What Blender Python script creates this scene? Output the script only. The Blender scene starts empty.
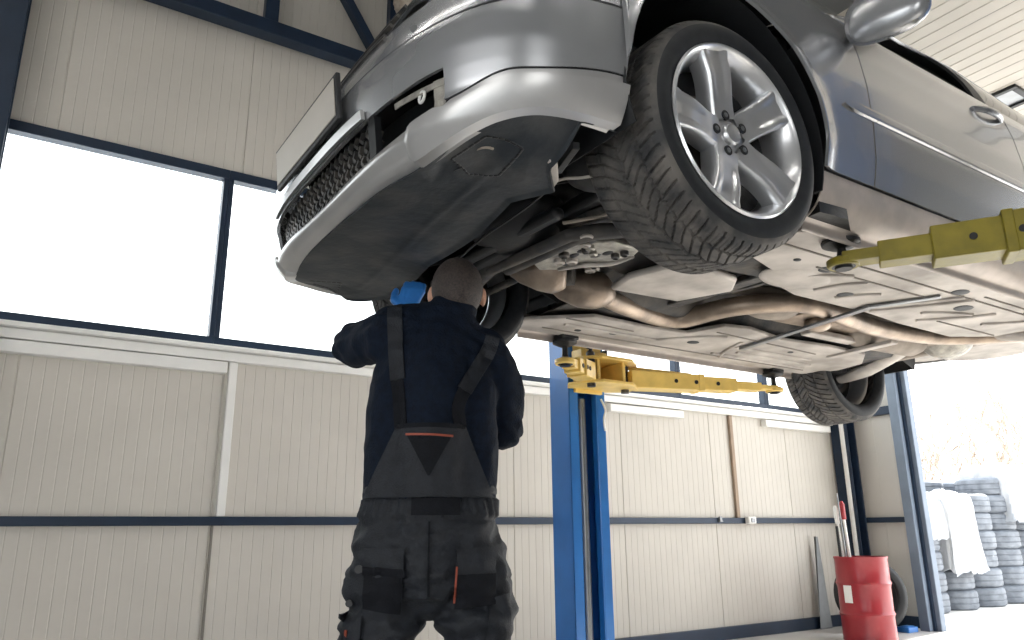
import bpy, bmesh, math, random
import numpy as np
from mathutils import Vector as V, Matrix, noise
from mathutils.bvhtree import BVHTree
random.seed(7)
PI = math.pi
sc = bpy.context.scene
COL = sc.collection

# ------------------------------------------------------------------ materials
def mat(name, col, rough=.5, metal=0., spec=.5, nscale=None, namt=.15, col2=None, bump=0., bscale=60, coat=0., trans=0., emis=None, estr=0., detail=6, ncon=(.35, .65), sheen=0.):
    m = bpy.data.materials.new(name); m.use_nodes = True
    nt = m.node_tree; b = nt.nodes['Principled BSDF']
    b.inputs['Base Color'].default_value = (*col, 1)
    b.inputs['Roughness'].default_value = rough
    b.inputs['Metallic'].default_value = metal
    b.inputs['Specular IOR Level'].default_value = spec
    b.inputs['Coat Weight'].default_value = coat
    b.inputs['Coat Roughness'].default_value = .06
    b.inputs['Transmission Weight'].default_value = trans
    if sheen: b.inputs['Sheen Weight'].default_value = sheen
    if emis: b.inputs['Emission Color'].default_value = (*emis, 1); b.inputs['Emission Strength'].default_value = estr
    tc = nt.nodes.new('ShaderNodeTexCoord')
    if nscale:
        n = nt.nodes.new('ShaderNodeTexNoise'); n.inputs['Scale'].default_value = nscale; n.inputs['Detail'].default_value = detail
        r = nt.nodes.new('ShaderNodeValToRGB'); r.color_ramp.elements[0].position = ncon[0]; r.color_ramp.elements[1].position = ncon[1]
        c2 = col2 or tuple(min(1, c * (1 + namt)) for c in col); c1 = col if col2 else tuple(c * (1 - namt) for c in col)
        r.color_ramp.elements[0].color = (*c1, 1); r.color_ramp.elements[1].color = (*c2, 1)
        nt.links.new(tc.outputs['Object'], n.inputs['Vector']); nt.links.new(n.outputs['Fac'], r.inputs['Fac']); nt.links.new(r.outputs['Color'], b.inputs['Base Color'])
    if bump:
        n = nt.nodes.new('ShaderNodeTexNoise'); n.inputs['Scale'].default_value = bscale; n.inputs['Detail'].default_value = 5
        bp = nt.nodes.new('ShaderNodeBump'); bp.inputs['Strength'].default_value = bump; bp.inputs['Distance'].default_value = .01
        nt.links.new(tc.outputs['Object'], n.inputs['Vector']); nt.links.new(n.outputs['Fac'], bp.inputs['Height']); nt.links.new(bp.outputs['Normal'], b.inputs['Normal'])
    return m

M = {}
M['paint'] = mat('silver_paint', (.40, .41, .43), .27, .70, coat=.5, nscale=3, namt=.04)
M['lip'] = mat('silver_lip_paint', (.47, .47, .47), .33, .6, coat=.3, nscale=5, namt=.06)
M['rocker'] = mat('dusty_silver', (.40, .36, .33), .5, .45, nscale=9, col2=(.52, .46, .42), detail=8)
M['tray'] = mat('tray_plastic', (.014, .019, .025), .6, 0, nscale=7, col2=(.06, .06, .06), detail=10, ncon=(.45, .8), bump=.25, bscale=35)
M['black'] = mat('black_plastic', (.008, .009, .011), .5, bump=.1)
M['darkmetal'] = mat('dark_metal', (.035, .037, .04), .45, .5, nscale=18, col2=(.11, .10, .09), bump=.3, bscale=40)
M['alucast'] = mat('cast_aluminium', (.26, .25, .23), .5, .6, nscale=25, col2=(.45, .43, .38), bump=.5, bscale=50)
M['under'] = mat('underbody_dusty', (.29, .265, .24), .6, .25, nscale=5, col2=(.56, .52, .48), detail=9, bump=.15, bscale=25)
M['undershadow'] = mat('underbody_brown', (.22, .19, .16), .7, .2, nscale=8, col2=(.36, .31, .26), detail=9, bump=.3, bscale=30)
M['exhaust'] = mat('exhaust_steel', (.20, .16, .13), .42, .75, nscale=9, col2=(.40, .32, .25), detail=8, bump=.2, bscale=50)
M['rubber'] = mat('tyre_rubber', (.008, .010, .013), .6, nscale=30, col2=(.015, .017, .02), spec=.35)
M['tread'] = mat('tread_rubber_dusty', (.030, .031, .033), .75, nscale=14, col2=(.12, .11, .10), detail=8)
M['alloy'] = mat('alloy_silver', (.62, .63, .65), .28, .8, coat=.3)
M['alloyin'] = mat('alloy_dark_inside', (.16, .16, .17), .5, .6, nscale=10, namt=.3)
M['brake'] = mat('brake_iron', (.10, .09, .085), .5, .7, nscale=12, namt=.3)
M['plate'] = mat('plate_blank', (.50, .47, .42), .45, .1, nscale=4, namt=.05)
M['glass'] = mat('car_glass', (.004, .005, .006), .05, 0, spec=.35)
M['darkunder'] = mat('dark_underbody', (.028, .03, .034), .7, .1, nscale=9, col2=(.09, .08, .07), detail=8, bump=.3, bscale=30)  # darker underbody tone for the tunnel, gearbox and rods
M['chrome'] = mat('chrome', (.7, .7, .7), .12, 1)
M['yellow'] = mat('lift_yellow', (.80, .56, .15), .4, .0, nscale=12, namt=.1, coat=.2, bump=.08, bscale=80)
M['olive'] = mat('lift_yellow_shaded', (.215, .175, .014), .45, 0, nscale=14, namt=.15, bump=.08, bscale=80)  # lift yellow with the near arm's shade put into the colour
M['blue'] = mat('lift_blue', (.022, .165, .50), .3, .1, nscale=5, namt=.08, coat=.3)
M['steel'] = mat('grey_steel', (.26, .27, .28), .35, .8, nscale=8, namt=.1)
M['frame'] = mat('navy_steel', (.011, .025, .052), .45, .2, nscale=6, namt=.1)
M['framegrey'] = mat('jamb_blue_grey', (.16, .20, .26), .45, .2, nscale=6, namt=.08)
M['wall'] = mat('wall_panel_cream', (.60, .565, .51), .55, 0, nscale=2.2, namt=.03)
M['joint'] = mat('panel_joint', (.22, .20, .175), .7)
M['white'] = mat('white_trim', (.86, .85, .82), .4, 0, nscale=4, namt=.02)
M['brownstrip'] = mat('brown_strip', (.33, .24, .17), .6, 0, nscale=9, namt=.1)
M['roofdark'] = mat('roof_panel_grey', (.20, .20, .20), .6, 0, nscale=3, namt=.03)  # toned dark on unseen roof and walls to cut bounce light
M['ceil'] = mat('ceiling_panel', (.70, .65, .58), .6, 0, nscale=3, namt=.03)
M['floor'] = mat('concrete_floor', (.50, .49, .47), .5, 0, nscale=1.7, col2=(.60, .58, .56), detail=9, bump=.1, bscale=30)
M['ground'] = mat('yard_ground', (.62, .60, .57), .8, 0, nscale=.8, col2=(.72, .70, .67), detail=9, bump=.3, bscale=12)
M['yardtyre'] = mat('yard_tyre', (.11, .125, .15), .6, 0, nscale=9, col2=(.19, .21, .24))
M['bag'] = mat('white_plastic', (.36, .375, .40), .4, 0, nscale=6, namt=.05, bump=.4, bscale=14)
M['hazy_bark'] = mat('hazy_bark', (.34, .28, .23), .9, 0, nscale=20, namt=.25)  # distance haze put into the colour, paler than plain wood
M['red'] = mat('drum_red', (.26, .008, .016), .38, .0, nscale=6, col2=(.33, .02, .028), coat=.2)
M['skin'] = mat('skin', (.52, .29, .20), .5, 0, nscale=25, namt=.06)
M['hair'] = mat('shaved_hair', (.018, .014, .013), .7, 0, nscale=180, col2=(.05, .036, .03), bump=.3, bscale=300)
M['sweater'] = mat('navy_sweater', (.0025, .0065, .016), .85, 0, nscale=60, namt=.25, bump=.35, bscale=180, spec=.2)
M['overall'] = mat('charcoal_overall', (.0065, .009, .014), .7, 0, nscale=40, namt=.25, bump=.3, bscale=220, spec=.45)
M['patch'] = mat('dark_patch', (.003, .004, .007), .8, 0, nscale=40, namt=.2, bump=.3, bscale=220, spec=.25)
M['orange'] = mat('orange_piping', (.26, .05, .025), .6)
M['glove'] = mat('blue_nitrile', (.03, .17, .50), .35, 0, nscale=20, namt=.08)
M['boot'] = mat('boot_leather', (.02, .018, .016), .5, 0, bump=.2)
M['sacking'] = mat('tan_sacking', (.42, .35, .28), .8, 0, nscale=14, col2=(.62, .56, .48), bump=.5, bscale=20)
M['lamp'] = mat('tube_lamp', (.9, .9, .9), .4, emis=(1, .97, .92), estr=14)
M['cloth'] = mat('rag_white', (.8, .8, .78), .8)

def glass_mat():
    m = bpy.data.materials.new('window_glass'); m.use_nodes = True; nt = m.node_tree; nt.nodes.clear()
    o = nt.nodes.new('ShaderNodeOutputMaterial'); t = nt.nodes.new('ShaderNodeBsdfTransparent'); g = nt.nodes.new('ShaderNodeBsdfGlossy')
    g.inputs['Roughness'].default_value = .02
    x = nt.nodes.new('ShaderNodeMixShader'); t.inputs['Color'].default_value = (.95, .97, .97, 1)
    x.inputs[0].default_value = .06; nt.links.new(t.outputs[0], x.inputs[1]); nt.links.new(g.outputs[0], x.inputs[2]); nt.links.new(x.outputs[0], o.inputs[0])
    return m
M['pane'] = glass_mat()

# ------------------------------------------------------------------ mesh builder
class G:
    def __init__(s): s.v = []; s.f = []
    def add(s, vs, fs):
        k = len(s.v); s.v += [tuple(p) for p in vs]; s.f += [tuple(i + k for i in f) for f in fs]; return s
    def box(s, c, d, R=None):
        c = V(c); R = R or Matrix.Identity(3)
        vs = [c + R @ V((x * d[0] / 2, y * d[1] / 2, z * d[2] / 2)) for x in (-1, 1) for y in (-1, 1) for z in (-1, 1)]
        return s.add(vs, [(0, 1, 3, 2), (4, 6, 7, 5), (0, 4, 5, 1), (2, 3, 7, 6), (0, 2, 6, 4), (1, 5, 7, 3)])
    def bb(s, x0, x1, y0, y1, z0, z1): return s.box(((x0 + x1) / 2, (y0 + y1) / 2, (z0 + z1) / 2), (x1 - x0, y1 - y0, z1 - z0))
    def bar(s, p, q, w, h, up=(0, 0, 1), w2=None, h2=None):
        p = V(p); q = V(q); d = (q - p).normalized(); r = d.cross(V(up))
        if r.length < 1e-4: r = d.cross(V((1, 0, 0)))
        r.normalize(); u = r.cross(d); w2 = w2 or w; h2 = h2 or h
        vs = [c + r * (a * ww / 2) + u * (b * hh / 2) for c, ww, hh in ((p, w, h), (q, w2, h2)) for a, b in ((-1, -1), (1, -1), (1, 1), (-1, 1))]
        return s.add(vs, [(3, 2, 1, 0), (4, 5, 6, 7), (0, 1, 5, 4), (1, 2, 6, 5), (2, 3, 7, 6), (3, 0, 4, 7)])
    def tube(s, pts, r, n=12, smooth=0, flat=1.):
        P = [V(p) for p in pts]; rs = list(r) if hasattr(r, '__len__') else [r] * len(P)
        if smooth and len(P) > 2:
            Q = []; R2 = []
            for i in range(len(P) - 1):
                a, b, c, d = P[max(i - 1, 0)], P[i], P[i + 1], P[min(i + 2, len(P) - 1)]
                for k in range(smooth):
                    t = k / smooth
                    Q.append(.5 * ((2 * b) + (c - a) * t + (2 * a - 5 * b + 4 * c - d) * t * t + (3 * b - a - 3 * c + d) * t ** 3)); R2.append(rs[i] * (1 - t) + rs[i + 1] * t)
            Q.append(P[-1]); R2.append(rs[-1]); P, rs = Q, R2
        vs = []; nrm = None
        for i, p in enumerate(P):
            d = (P[min(i + 1, len(P) - 1)] - P[max(i - 1, 0)]).normalized()
            if nrm is None:
                nrm = d.cross(V((0, 0, 1)));  nrm = nrm if nrm.length > .05 else d.cross(V((1, 0, 0)))
            nrm = (nrm - d * nrm.dot(d)).normalized(); b = d.cross(nrm)
            for k in range(n):
                a = 2 * PI * k / n; vs.append(p + (nrm * math.cos(a) + b * math.sin(a) * flat) * rs[i])
        fs = [(i * n + k, i * n + (k + 1) % n, (i + 1) * n + (k + 1) % n, (i + 1) * n + k) for i in range(len(P) - 1) for k in range(n)]
        fs += [tuple(range(n))[::-1], tuple((len(P) - 1) * n + k for k in range(n))]
        return s.add(vs, fs)
    def lathe(s, prof, n=32, T=None, caps=False):      # prof: (r, h) about local Z
        T = T or Matrix.Identity(4); vs = []; m = len(prof)
        for k in range(n):
            a = 2 * PI * k / n
            for r, h in prof: vs.append(T @ V((r * math.cos(a), r * math.sin(a), h)))
        fs = [(k * m + i, ((k + 1) % n) * m + i, ((k + 1) % n) * m + i + 1, k * m + i + 1) for k in range(n) for i in range(m - 1)]
        if caps: fs += [tuple(k * m for k in range(n))[::-1], tuple(k * m + m - 1 for k in range(n))]
        return s.add(vs, fs)
    def grid(s, fn, nu, nv, cu=False, cv=False):
        vs = [fn(i / (nu if cu else nu - 1), j / (nv if cv else nv - 1)) for i in range(nu) for j in range(nv)]
        fs = [(i * nv + j, ((i + 1) % nu) * nv + j, ((i + 1) % nu) * nv + (j + 1) % nv, i * nv + (j + 1) % nv) for i in range(nu if cu else nu - 1) for j in range(nv if cv else nv - 1)]
        return s.add(vs, fs)
    def ball(s, c, r, n=12, R=None):
        r = r if hasattr(r, '__len__') else (r, r, r); c = V(c); vs = []; fs = []; R = R or Matrix.Identity(3)
        for i in range(1, n):
            for k in range(2 * n):
                a = PI * i / n; b = PI * k / n; vs.append(c + R @ V((r[0] * math.sin(a) * math.cos(b), r[1] * math.sin(a) * math.sin(b), r[2] * math.cos(a))))
        m = 2 * n; vs += [c + R @ V((0, 0, r[2])), c - R @ V((0, 0, r[2]))]; t = len(vs) - 2
        fs = [(i * m + k, (i + 1) * m + k, (i + 1) * m + (k + 1) % m, i * m + (k + 1) % m) for i in range(n - 2) for k in range(m)]
        fs += [(t, k, (k + 1) % m) for k in range(m)] + [(t + 1, (n - 2) * m + (k + 1) % m, (n - 2) * m + k) for k in range(m)]
        return s.add(vs, fs)
    def prism(s, pts, z0, z1, T=None):
        T = T or Matrix.Identity(4); n = len(pts); z = lambda f, p: f(p) if callable(f) else f
        vs = [T @ V((p[0], p[1], z(z0, p))) for p in pts] + [T @ V((p[0], p[1], z(z1, p))) for p in pts]
        return s.add(vs, [tuple(range(n))[::-1], tuple(range(n, 2 * n))] + [(i, (i + 1) % n, (i + 1) % n + n, i + n) for i in range(n)])
    def build(s, name, m, parent=None, ang=35, bev=0, sol=0, solo=-1, weld=False, sub=0, T=None):
        me = bpy.data.meshes.new(name); me.from_pydata([T @ V(p) for p in s.v] if T else s.v, [], s.f)
        bm = bmesh.new(); bm.from_mesh(me)
        if weld: bmesh.ops.remove_doubles(bm, verts=bm.verts, dist=1e-4)
        bmesh.ops.recalc_face_normals(bm, faces=bm.faces); bm.to_mesh(me); bm.free()
        me.materials.append(M[m] if isinstance(m, str) else m); me.shade_smooth(); me.set_sharp_from_angle(angle=math.radians(ang))
        o = bpy.data.objects.new(name, me); COL.objects.link(o)
        if parent: par(o, parent)
        if sol: q = o.modifiers.new('s', 'SOLIDIFY'); q.thickness = sol; q.offset = solo
        if sol: q = o.modifiers.new('e', 'EDGE_SPLIT'); q.split_angle = math.radians(min(ang, 38))
        if bev: q = o.modifiers.new('b', 'BEVEL'); q.width = bev; q.segments = 2; q.limit_method = 'ANGLE'; q.angle_limit = math.radians(40)
        if sub: q = o.modifiers.new('u', 'SUBSURF'); q.levels = sub; q.render_levels = sub
        return o
W = {}
def par(o, p):
    o.parent = p; o.matrix_parent_inverse = W.get(p.name, Matrix.Identity(4)).inverted()
def thing(name, label, cat, loc=(0, 0, 0), group=None):
    o = bpy.data.objects.new(name, None); COL.objects.link(o); o.location = loc; o.empty_display_size = .1
    W[o.name] = Matrix.Translation(V(loc)); tag(o, label, cat, group); return o
def tag(o, label, cat, group=None):
    o['label'] = label; o['category'] = cat
    if group: o['group'] = group
    return o
def st(o): o['kind'] = 'structure'; return o
def copy_obj(o, T, parent=None, label=None):            # mesh copied with its world matrix T
    c = o.copy(); COL.objects.link(c)
    if parent: c.parent = parent; c.matrix_parent_inverse = W.get(parent.name, Matrix.Identity(4)).inverted()
    c.matrix_basis = T
    return c
def lerp(tab, x):
    if x <= tab[0][0]: return tab[0][1]
    for (a, b), (c, d) in zip(tab, tab[1:]):
        if x <= c: return b + (d - b) * (x - a) / (c - a)
    return tab[-1][1]
def sstep(a, b, x): t = min(1, max(0, (x - a) / (b - a))); return t * t * (3 - 2 * t)
def catmull(tab, n=8):
    out = []
    for i in range(len(tab) - 1):
        a, b, c, d = [np.array(tab[j], float) for j in (max(i - 1, 0), i, i + 1, min(i + 2, len(tab) - 1))]
        for k in range(n):
            t = k / n; out.append(tuple(.5 * ((2 * b) + (c - a) * t + (2 * a - 5 * b + 4 * c - d) * t * t + (3 * b - a - 3 * c + d) * t ** 3)))
    return out + [tuple(tab[-1])]

# ------------------------------------------------------------------ setting
def ribbed(g, P0, U, H, N, L, h, pitch=.068, joint=16, off=0, w=.009, dp=.0022):
    P0, U, H, N = V(P0), V(U), V(H), V(N); pr = [(0, 0)]; k = 0; u = pitch - off % pitch; c = int(off / pitch)
    while u < L - w:
        c += 1; j = c % joint == 0; ww = w * (1.3 if j else 1); d = dp * (3 if j else 1)
        pr += [(u - ww / 2, 0), (u - ww * .2, -d), (u + ww * .2, -d), (u + ww / 2, 0)]; u += pitch
    pr.append((L, 0)); n = len(pr)
    front = [P0 + U * a + N * b for a, b in pr]; vs = front + [p + H * h for p in front]
    g.add(vs, [(i, i + 1, n + i + 1, n + i) for i in range(n - 1)])
    T = .08; b = [P0 - N * T, P0 + U * L - N * T]; b += [q + H * h for q in b]
    g.add(b, [(0, 2, 3, 1)])
YW = 5.28; XR = 8.0; XL = -3.2; YF = -4.5; ZC = 6.0
g = G(); g.bb(XL, XR + .05, YF, YW + .1, -.1, 0); st(g.build('floor', 'floor'))
g = G(); g.bb(-40, 90, -40, 90, -.3, -.1); g.bb(XR + .05, 60, -30, 60, -.1, -.02); st(g.build('ground', 'ground'))
# back wall: ribbed sandwich panels below and above the window band
g = G()
ribbed(g, (XL, YW, 0), (1, 0, 0), (0, 0, 1), (0, -1, 0), XR - XL, 2.16, off=.2935, pitch=.0685, joint=17)
ribbed(g, (XL, YW, 3.49), (1, 0, 0), (0, 0, 1), (0, -1, 0), XR - XL, 2.7, off=.2935, pitch=.0685, joint=17)
st(g.build('wall_back', 'wall', ang=20))
# right wall: short return by the corner, lintel over the big door opening
g = G(); ribbed(g, (XR, YW, 0), (0, -1, 0), (0, 0, 1), (-1, 0, 0), .72, 6.2, pitch=.2)
st(g.build('wall_right', 'wall', ang=20)); g = G(); ribbed(g, (XR, 4.55, 3.98), (0, -1, 0), (0, 0, 1), (-1, 0, 0), 9.05, 2.2, pitch=.2)
ribbed(g, (XR, -.6, 0), (0, -1, 0), (0, 0, 1), (-1, 0, 0), 3.9, 4.0, pitch=.2)
st(g.build('wall_right', 'roofdark', ang=20))  # unseen stretch kept dark to dim its reflection in the car doors
g = G(); g.bb(XL - .1, XL, YF, -2.6, 0, 6.2); g.bb(XL - .1, XL, -2.6, 1.2, 2.5, 6.2); g.bb(XL - .1, XL, 1.2, YW, 0, 6.2); st(g.build('wall_left', 'roofdark'))  # opening is out of view, added to brighten the car nose
g = G(); g.bb(XL, -2.6, YF - .1, YF, 0, 6.2); g.bb(-2.6, -.4, YF - .1, YF, 2.6, 6.2); g.bb(-.4, XR, YF - .1, YF, 0, 6.2); st(g.build('wall_front', 'roofdark'))
g = G(); ribbed(g, (XL, YF, ZC), (0, 1, 0), (1, 0, 0), (0, 0, -1), YW - YF, XR - XL, pitch=.2, joint=5); g.bb(XL, XR, YF, YW, ZC + .05, ZC + .15); st(g.build('ceiling', 'roofdark'))
# dark steel rails on the walls
g = G(); g.bb(XL, XR - .02, YW - .05, YW, 1.035, 1.09); st(g.build('trim_1', 'frame', bev=.004))
g = G(); g.bb(XR - .05, XR, 4.6, YW, 1.035, 1.09); g.bb(XR - .05, XR, 4.6, YW, 2.17, 2.26); st(g.build('trim_2', 'frame', bev=.004))
g = G(); g.bb(XL, XR, YW - .04, YW, 0, .11); st(g.build('baseboard_back', 'frame', bev=.004))
g = G(); g.bb(XR - .04, XR, 4.6, YW, 0, .11); st(g.build('baseboard_right', 'frame', bev=.004))
# sill board and white bands under the windows
g = G(); g.bb(XL, XR, YW - .10, YW + .05, 2.165, 2.195); g.bb(XL, XR, YW - .06, YW, 2.10, 2.16); st(g.build('trim_3', 'white', bev=.004))
# windows
muls = [-3.2, -.31, 1.075, 2.95, 4.15, 5.42, 6.72, 8.0]
for i, (a, b) in enumerate(zip(muls, muls[1:])):
    f = G(); y0, y1 = YW - .03, YW + .05; z0, z1 = 2.195, 3.49
    f.bb(a, b, y0, y1, z0, z0 + .065); f.bb(a, b, y0, y1, z1 - .07, z1)
    w = .034
    f.bb(a, a + w, y0, y1, z0 + .065, z1 - .07); f.bb(b - w, b, y0, y1, z0 + .065, z1 - .07)
    o = st(f.build('window_%d' % (i + 1), 'frame', bev=.004))
    p = G(); p.bb(a + w, b - w, YW + .01, YW + .016, z0 + .065, z1 - .07); p.build('pane', 'pane', o)
# corner column
g = G(); g.bb(XR - .22, XR - .20, YW - .22, YW - .02, 0, 6); g.bb(XR - .08, XR - .06, YW - .22, YW - .02, 0, 6); g.bb(XR - .2, XR - .08, YW - .13, YW - .11, 0, 6)
st(g.build('trim_4', 'frame', bev=.003))
# jamb post of the door opening
g = G(); g.bb(XR - .22, XR - .13, 4.44, 4.54, 0, 4.0); g.bb(XR - .13, XR - .04, 4.37, 4.47, 0, 4.0)
o = st(g.build('trim_5', 'framegrey', bev=.006))
g = G(); g.bb(XR - .16, XR - .125, 4.415, 4.445, 0, 4.0); st(g.build('trim_6', 'frame'))
g = G(); g.bb(XR - .1, XR + .05, -.6, 4.45, 3.98, 4.12); st(g.build('trim_7', 'framegrey', bev=.006))
# overhead sectional door, opened flat under the roof
g = G(); xs_ = [3.83 + .66 * k for k in range(7)]; ZD = 3.88
for a, b in zip(xs_, xs_[1:]):
    ribbed(g, (a + .004, 4.4, ZD), (1, 0, 0), (0, -1, 0), (0, 0, -1), .652, 5.0, pitch=.108, joint=99, w=.016, dp=.004)
door = st(g.build('door_1', 'ceil', ang=20))
g = G()
for a in xs_[1:-1]: g.bb(a - .004, a + .004, -.6, 4.4, ZD + .002, ZD + .03)
g.build('hinge_line', 'joint', door)
def door_window(x0, x1, y0, y1):
    f = G(); w = .04
    for q in ((x0, x0 + w, y0, y1), (x1 - w, x1, y0, y1), (x0 + w, x1 - w, y0, y0 + w), (x0 + w, x1 - w, y1 - w, y1)): f.bb(*q, ZD - .022, ZD + .02)
    fo = f.build('window_frame', 'black', door, bev=.004); f = G(); f.bb(x0 + w, x1 - w, y0 + w, y1 - w, ZD - .008, ZD - .002); f.build('pane', 'steel', fo)
for y in (.3, 1.93, 3.4): door_window(5.40, 5.70, y, y + .7)
g = G()
for y in (-.66, 4.43):
    g.bb(3.6, 7.95, y - .03, y + .03, ZD - .03, ZD + .05)
for x in (4.2, 6.2):
    for y in (-.66, 4.43): g.bb(x - .02, x + .02, y - .02, y + .02, ZD + .05, ZC)
g.build('door_track', 'steel', door)

# ------------------------------------------------------------------ things on the walls
g = G(); g.bb(XL + .1, 1.17, YW - .07, YW, 2.015, 2.09)
tag(g.build('cable_trunking', 'white', bev=.006), 'long white strip of trunking fixed under the left window', 'trunking')
g = G(); g.bb(4.50, 5.42, YW - .07, YW, 2.015, 2.085)
tag(g.build('cable_trunking', 'white', bev=.006), 'short white strip of trunking on wall just right of blue post', 'trunking')
g = G(); g.bb(6.62, 7.72, YW - .07, YW, 2.015, 2.085)
tag(g.build('cable_trunking', 'white', bev=.006), 'white strip of trunking on wall near the corner by the barrel', 'trunking')
g = G(); g.bb(1.19, 1.245, YW - .03, YW, 1.09, 2.10)
tag(g.build('cover_strip', 'white', bev=.005), 'white vertical cover strip between two cream wall panels', 'strip')
g = G(); g.bb(6.10, 6.145, YW - .03, YW, 1.09, 2.10)
tag(g.build('cover_strip', 'brownstrip', bev=.004), 'brown vertical cover strip on wall above small white socket', 'strip')
g = G(); g.bb(1.17, 1.185, YW - .012, YW, .11, 1.035)
tag(g.build('joint_strip', 'joint', bev=.002), 'thin dark joint strip below the rail left of the mechanic', 'strip')
t = thing('wall_socket', 'small white socket box on the dark wall rail', 'socket', (6.3, YW - .06, 1.06))
g = G(); g.bb(6.18, 6.29, YW - .10, YW - .05, 1.03, 1.10); g.build('box', 'white', t, bev=.008)
g = G(); g.bb(6.21, 6.26, YW - .108, YW - .10, 1.045, 1.085); g.build('flap', 'steel', t, bev=.004)
g = G(); g.bb(5.80, 5.83, YW - .075, YW - .05, 1.06, 1.10); g.bb(5.795, 5.835, YW - .08, YW - .05, 1.05, 1.062)
tag(g.build('clip', 'steel', bev=.003), 'tiny metal clip on wall rail left of the brown strip', 'clip')

# steel column at the far left
t = thing('steel_column', 'massive navy steel column at the left edge by the window', 'column', (-.5, 5.0, 0))
g = G(); g.bb(-.80, -.25, 4.93, 4.955, 0, ZC); g.bb(-.80, -.25, 5.14, 5.165, 0, ZC); g.build('flange', 'frame', t, bev=.004)
g = G(); g.bb(-.565, -.545, 4.955, 5.14, 0, ZC); g.build('web', 'frame', t)
g = G(); g.bb(-.84, -.26, 4.90, 5.20, 0, .02)
for x in (-.78, -.32): g.lathe([(0, .045), (.016, .045), (.016, .02), (0, .02)], 6, Matrix.Translation((x, 5.05, 0)))
g.build('base_plate', 'frame', t, bev=.003)
# roof truss in front of the gable
t = thing('roof_truss', 'navy steel roof truss crossing the top left of the wall', 'truss', (2, 5.1, 4.6))
ty = 5.14
g = G(); g.bb(XL, XR, ty - .06, ty + .06, 4.585, 4.70); g.build('bottom_chord', 'frame', t, bev=.005)
g = G(); g.bb(XL, XR, ty - .05, ty + .05, 5.88, ZC); g.build('top_chord', 'frame', t, bev=.005)
for x in (-2.2, 1.235, 4.6): g = G(); g.bb(x - .05, x + .05, ty - .04, ty + .04, 4.70, 5.88); g.build('upright', 'frame', t, bev=.004)
for a, b in (((1.36, 5.86), (2.14, 4.68)), ((4.54, 5.86), (2.2, 4.72)), ((4.66, 5.86), (7.6, 4.72))):
    g = G(); g.bar((a[0], ty, a[1]), (b[0], ty, b[1]), .07, .08, up=(0, 1, 0)); g.build('diagonal', 'frame', t, bev=.004)
# crumpled sacking over the truss behind the car
def crumple(c, r, seed, n=20, amp=.25, fr=3.):
    g = G(); g.ball((0, 0, 0), 1, n); out = []
    for p in g.v:
        p = V(p); k = 1 + amp * noise.fractal(p * fr + V((seed, 0, 0)), 1, 2, 4) + amp * .6 * abs(noise.noise(p * fr * 2 + V((0, seed, 0))))
        out.append((c[0] + p.x * r[0] * k, c[1] + p.y * r[1] * k, c[2] + p.z * r[2] * k))
    g.v = out; return g
tag(crumple((2.42, 5.02, 5.28), (.20, .13, .20), 3, 22).build('sacking_bundle', 'sacking', ang=80), 'crumpled tan sacking bundle hanging on the truss above the car nose', 'sacking')
g = G(); g.bb(2.19, 2.26, 5.10, 5.18, 4.70, 5.88); g.build('upright', 'frame', t, bev=.004)

# tube lamps under the roof
def tube_lamp(x, y, L, label, ax='y'):
    t = thing('ceiling_lamp', label, 'lamp', (x, y, 5.6))
    d = (0, L / 2, 0) if ax == 'y' else (L / 2, 0, 0); P = V((x, y, 5.55)); D = V(d)
    g = G(); g.bar(P - D, P + D, .14, .05); g.build('housing', 'white', t, bev=.008)
    for s in (-.035, .035):
        o = V((s, 0, -.045)) if ax == 'y' else V((0, s, -.045)); g = G(); g.tube([P - D * .96 + o, P + D * .96 + o], .014, 10); g.build('tube', 'lamp', t)
    for q in (-.7, .7): g = G(); g.bar(P + D * q, V((P.x + D.x * q, P.y + D.y * q, ZC)), .012, .012); g.build('hanger', 'steel', t)
tube_lamp(-.9, -.6, 2.6, 'tube lamp under the roof left of and behind the camera')
tube_lamp(1.4, -1.4, 2.6, 'tube lamp under the roof behind the camera, middle one')
tube_lamp(3.0, -1.2, 2.6, 'tube lamp under the roof behind the camera, right one')
tube_lamp(-1.2, 2.6, 2.4, 'tube lamp under the roof over the car nose')

# ------------------------------------------------------------------ the car
CY = 2.06; XS = 1.15; ZG = 1.66; XR2 = 4.75
car = thing('car', 'silver saloon car raised on the two post lift, seen from below', 'car', (2.9, CY, 1.86))
_ph = np.linspace(0, PI / 2, 400); _a = np.cos(_ph) ** (2 / 2.9); _b = np.sin(_ph) ** (2 / 2.9)
_l = np.r_[0, np.cumsum(np.hypot(np.diff(_a) * .53, np.diff(_b) * .87))]; _L = _l[-1]
def sup(s): q = abs(s) * _L; return float(np.interp(q, _l, _a)), float(np.interp(q, _l, _b))
WT = [(1.84, .79), (1.90, .822), (1.99, .852), (2.08, .872), (2.20, .880), (2.34, .878), (2.46, .864), (2.56, .842), (2.66, .80), (2.75, .74)]
XT = [(1.84, .685), (1.90, .655), (1.98, .652), (2.03, .640), (2.09, .628), (2.14, .626), (2.19, .640), (2.25, .668), (2.34, .705), (2.44, .76), (2.52, .845), (2.58, .955)]
def wd(z): return lerp(WT, z)
XT = [(a_, b_ + .022) for a_, b_ in XT]
def front(s, z, off=0, xt=XT):
    a, b = sup(s); x = XS - (XS - lerp(xt, z) + off) * a; y = (wd(z) + off) * b * (1 if s < 0 else -1)
    return V((x, CY + y, z))
def side(x, z, sg=-1, off=0):
    w = wd(z) + off
    if x > XR2: t = min(1, (x - XR2) / .52); w *= (1 - t ** 2.9) ** (1 / 2.9)
    elif x < XS: t = min(1, (XS - x) / (XS - lerp(XT, z))); w *= (1 - t ** 2.9) ** (1 / 2.9)
    return V((x, CY + sg * w, z))
AX, AZ, AR = 1.51, 2.055, .385                       # wheel arch
AX2 = 4.24
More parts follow.
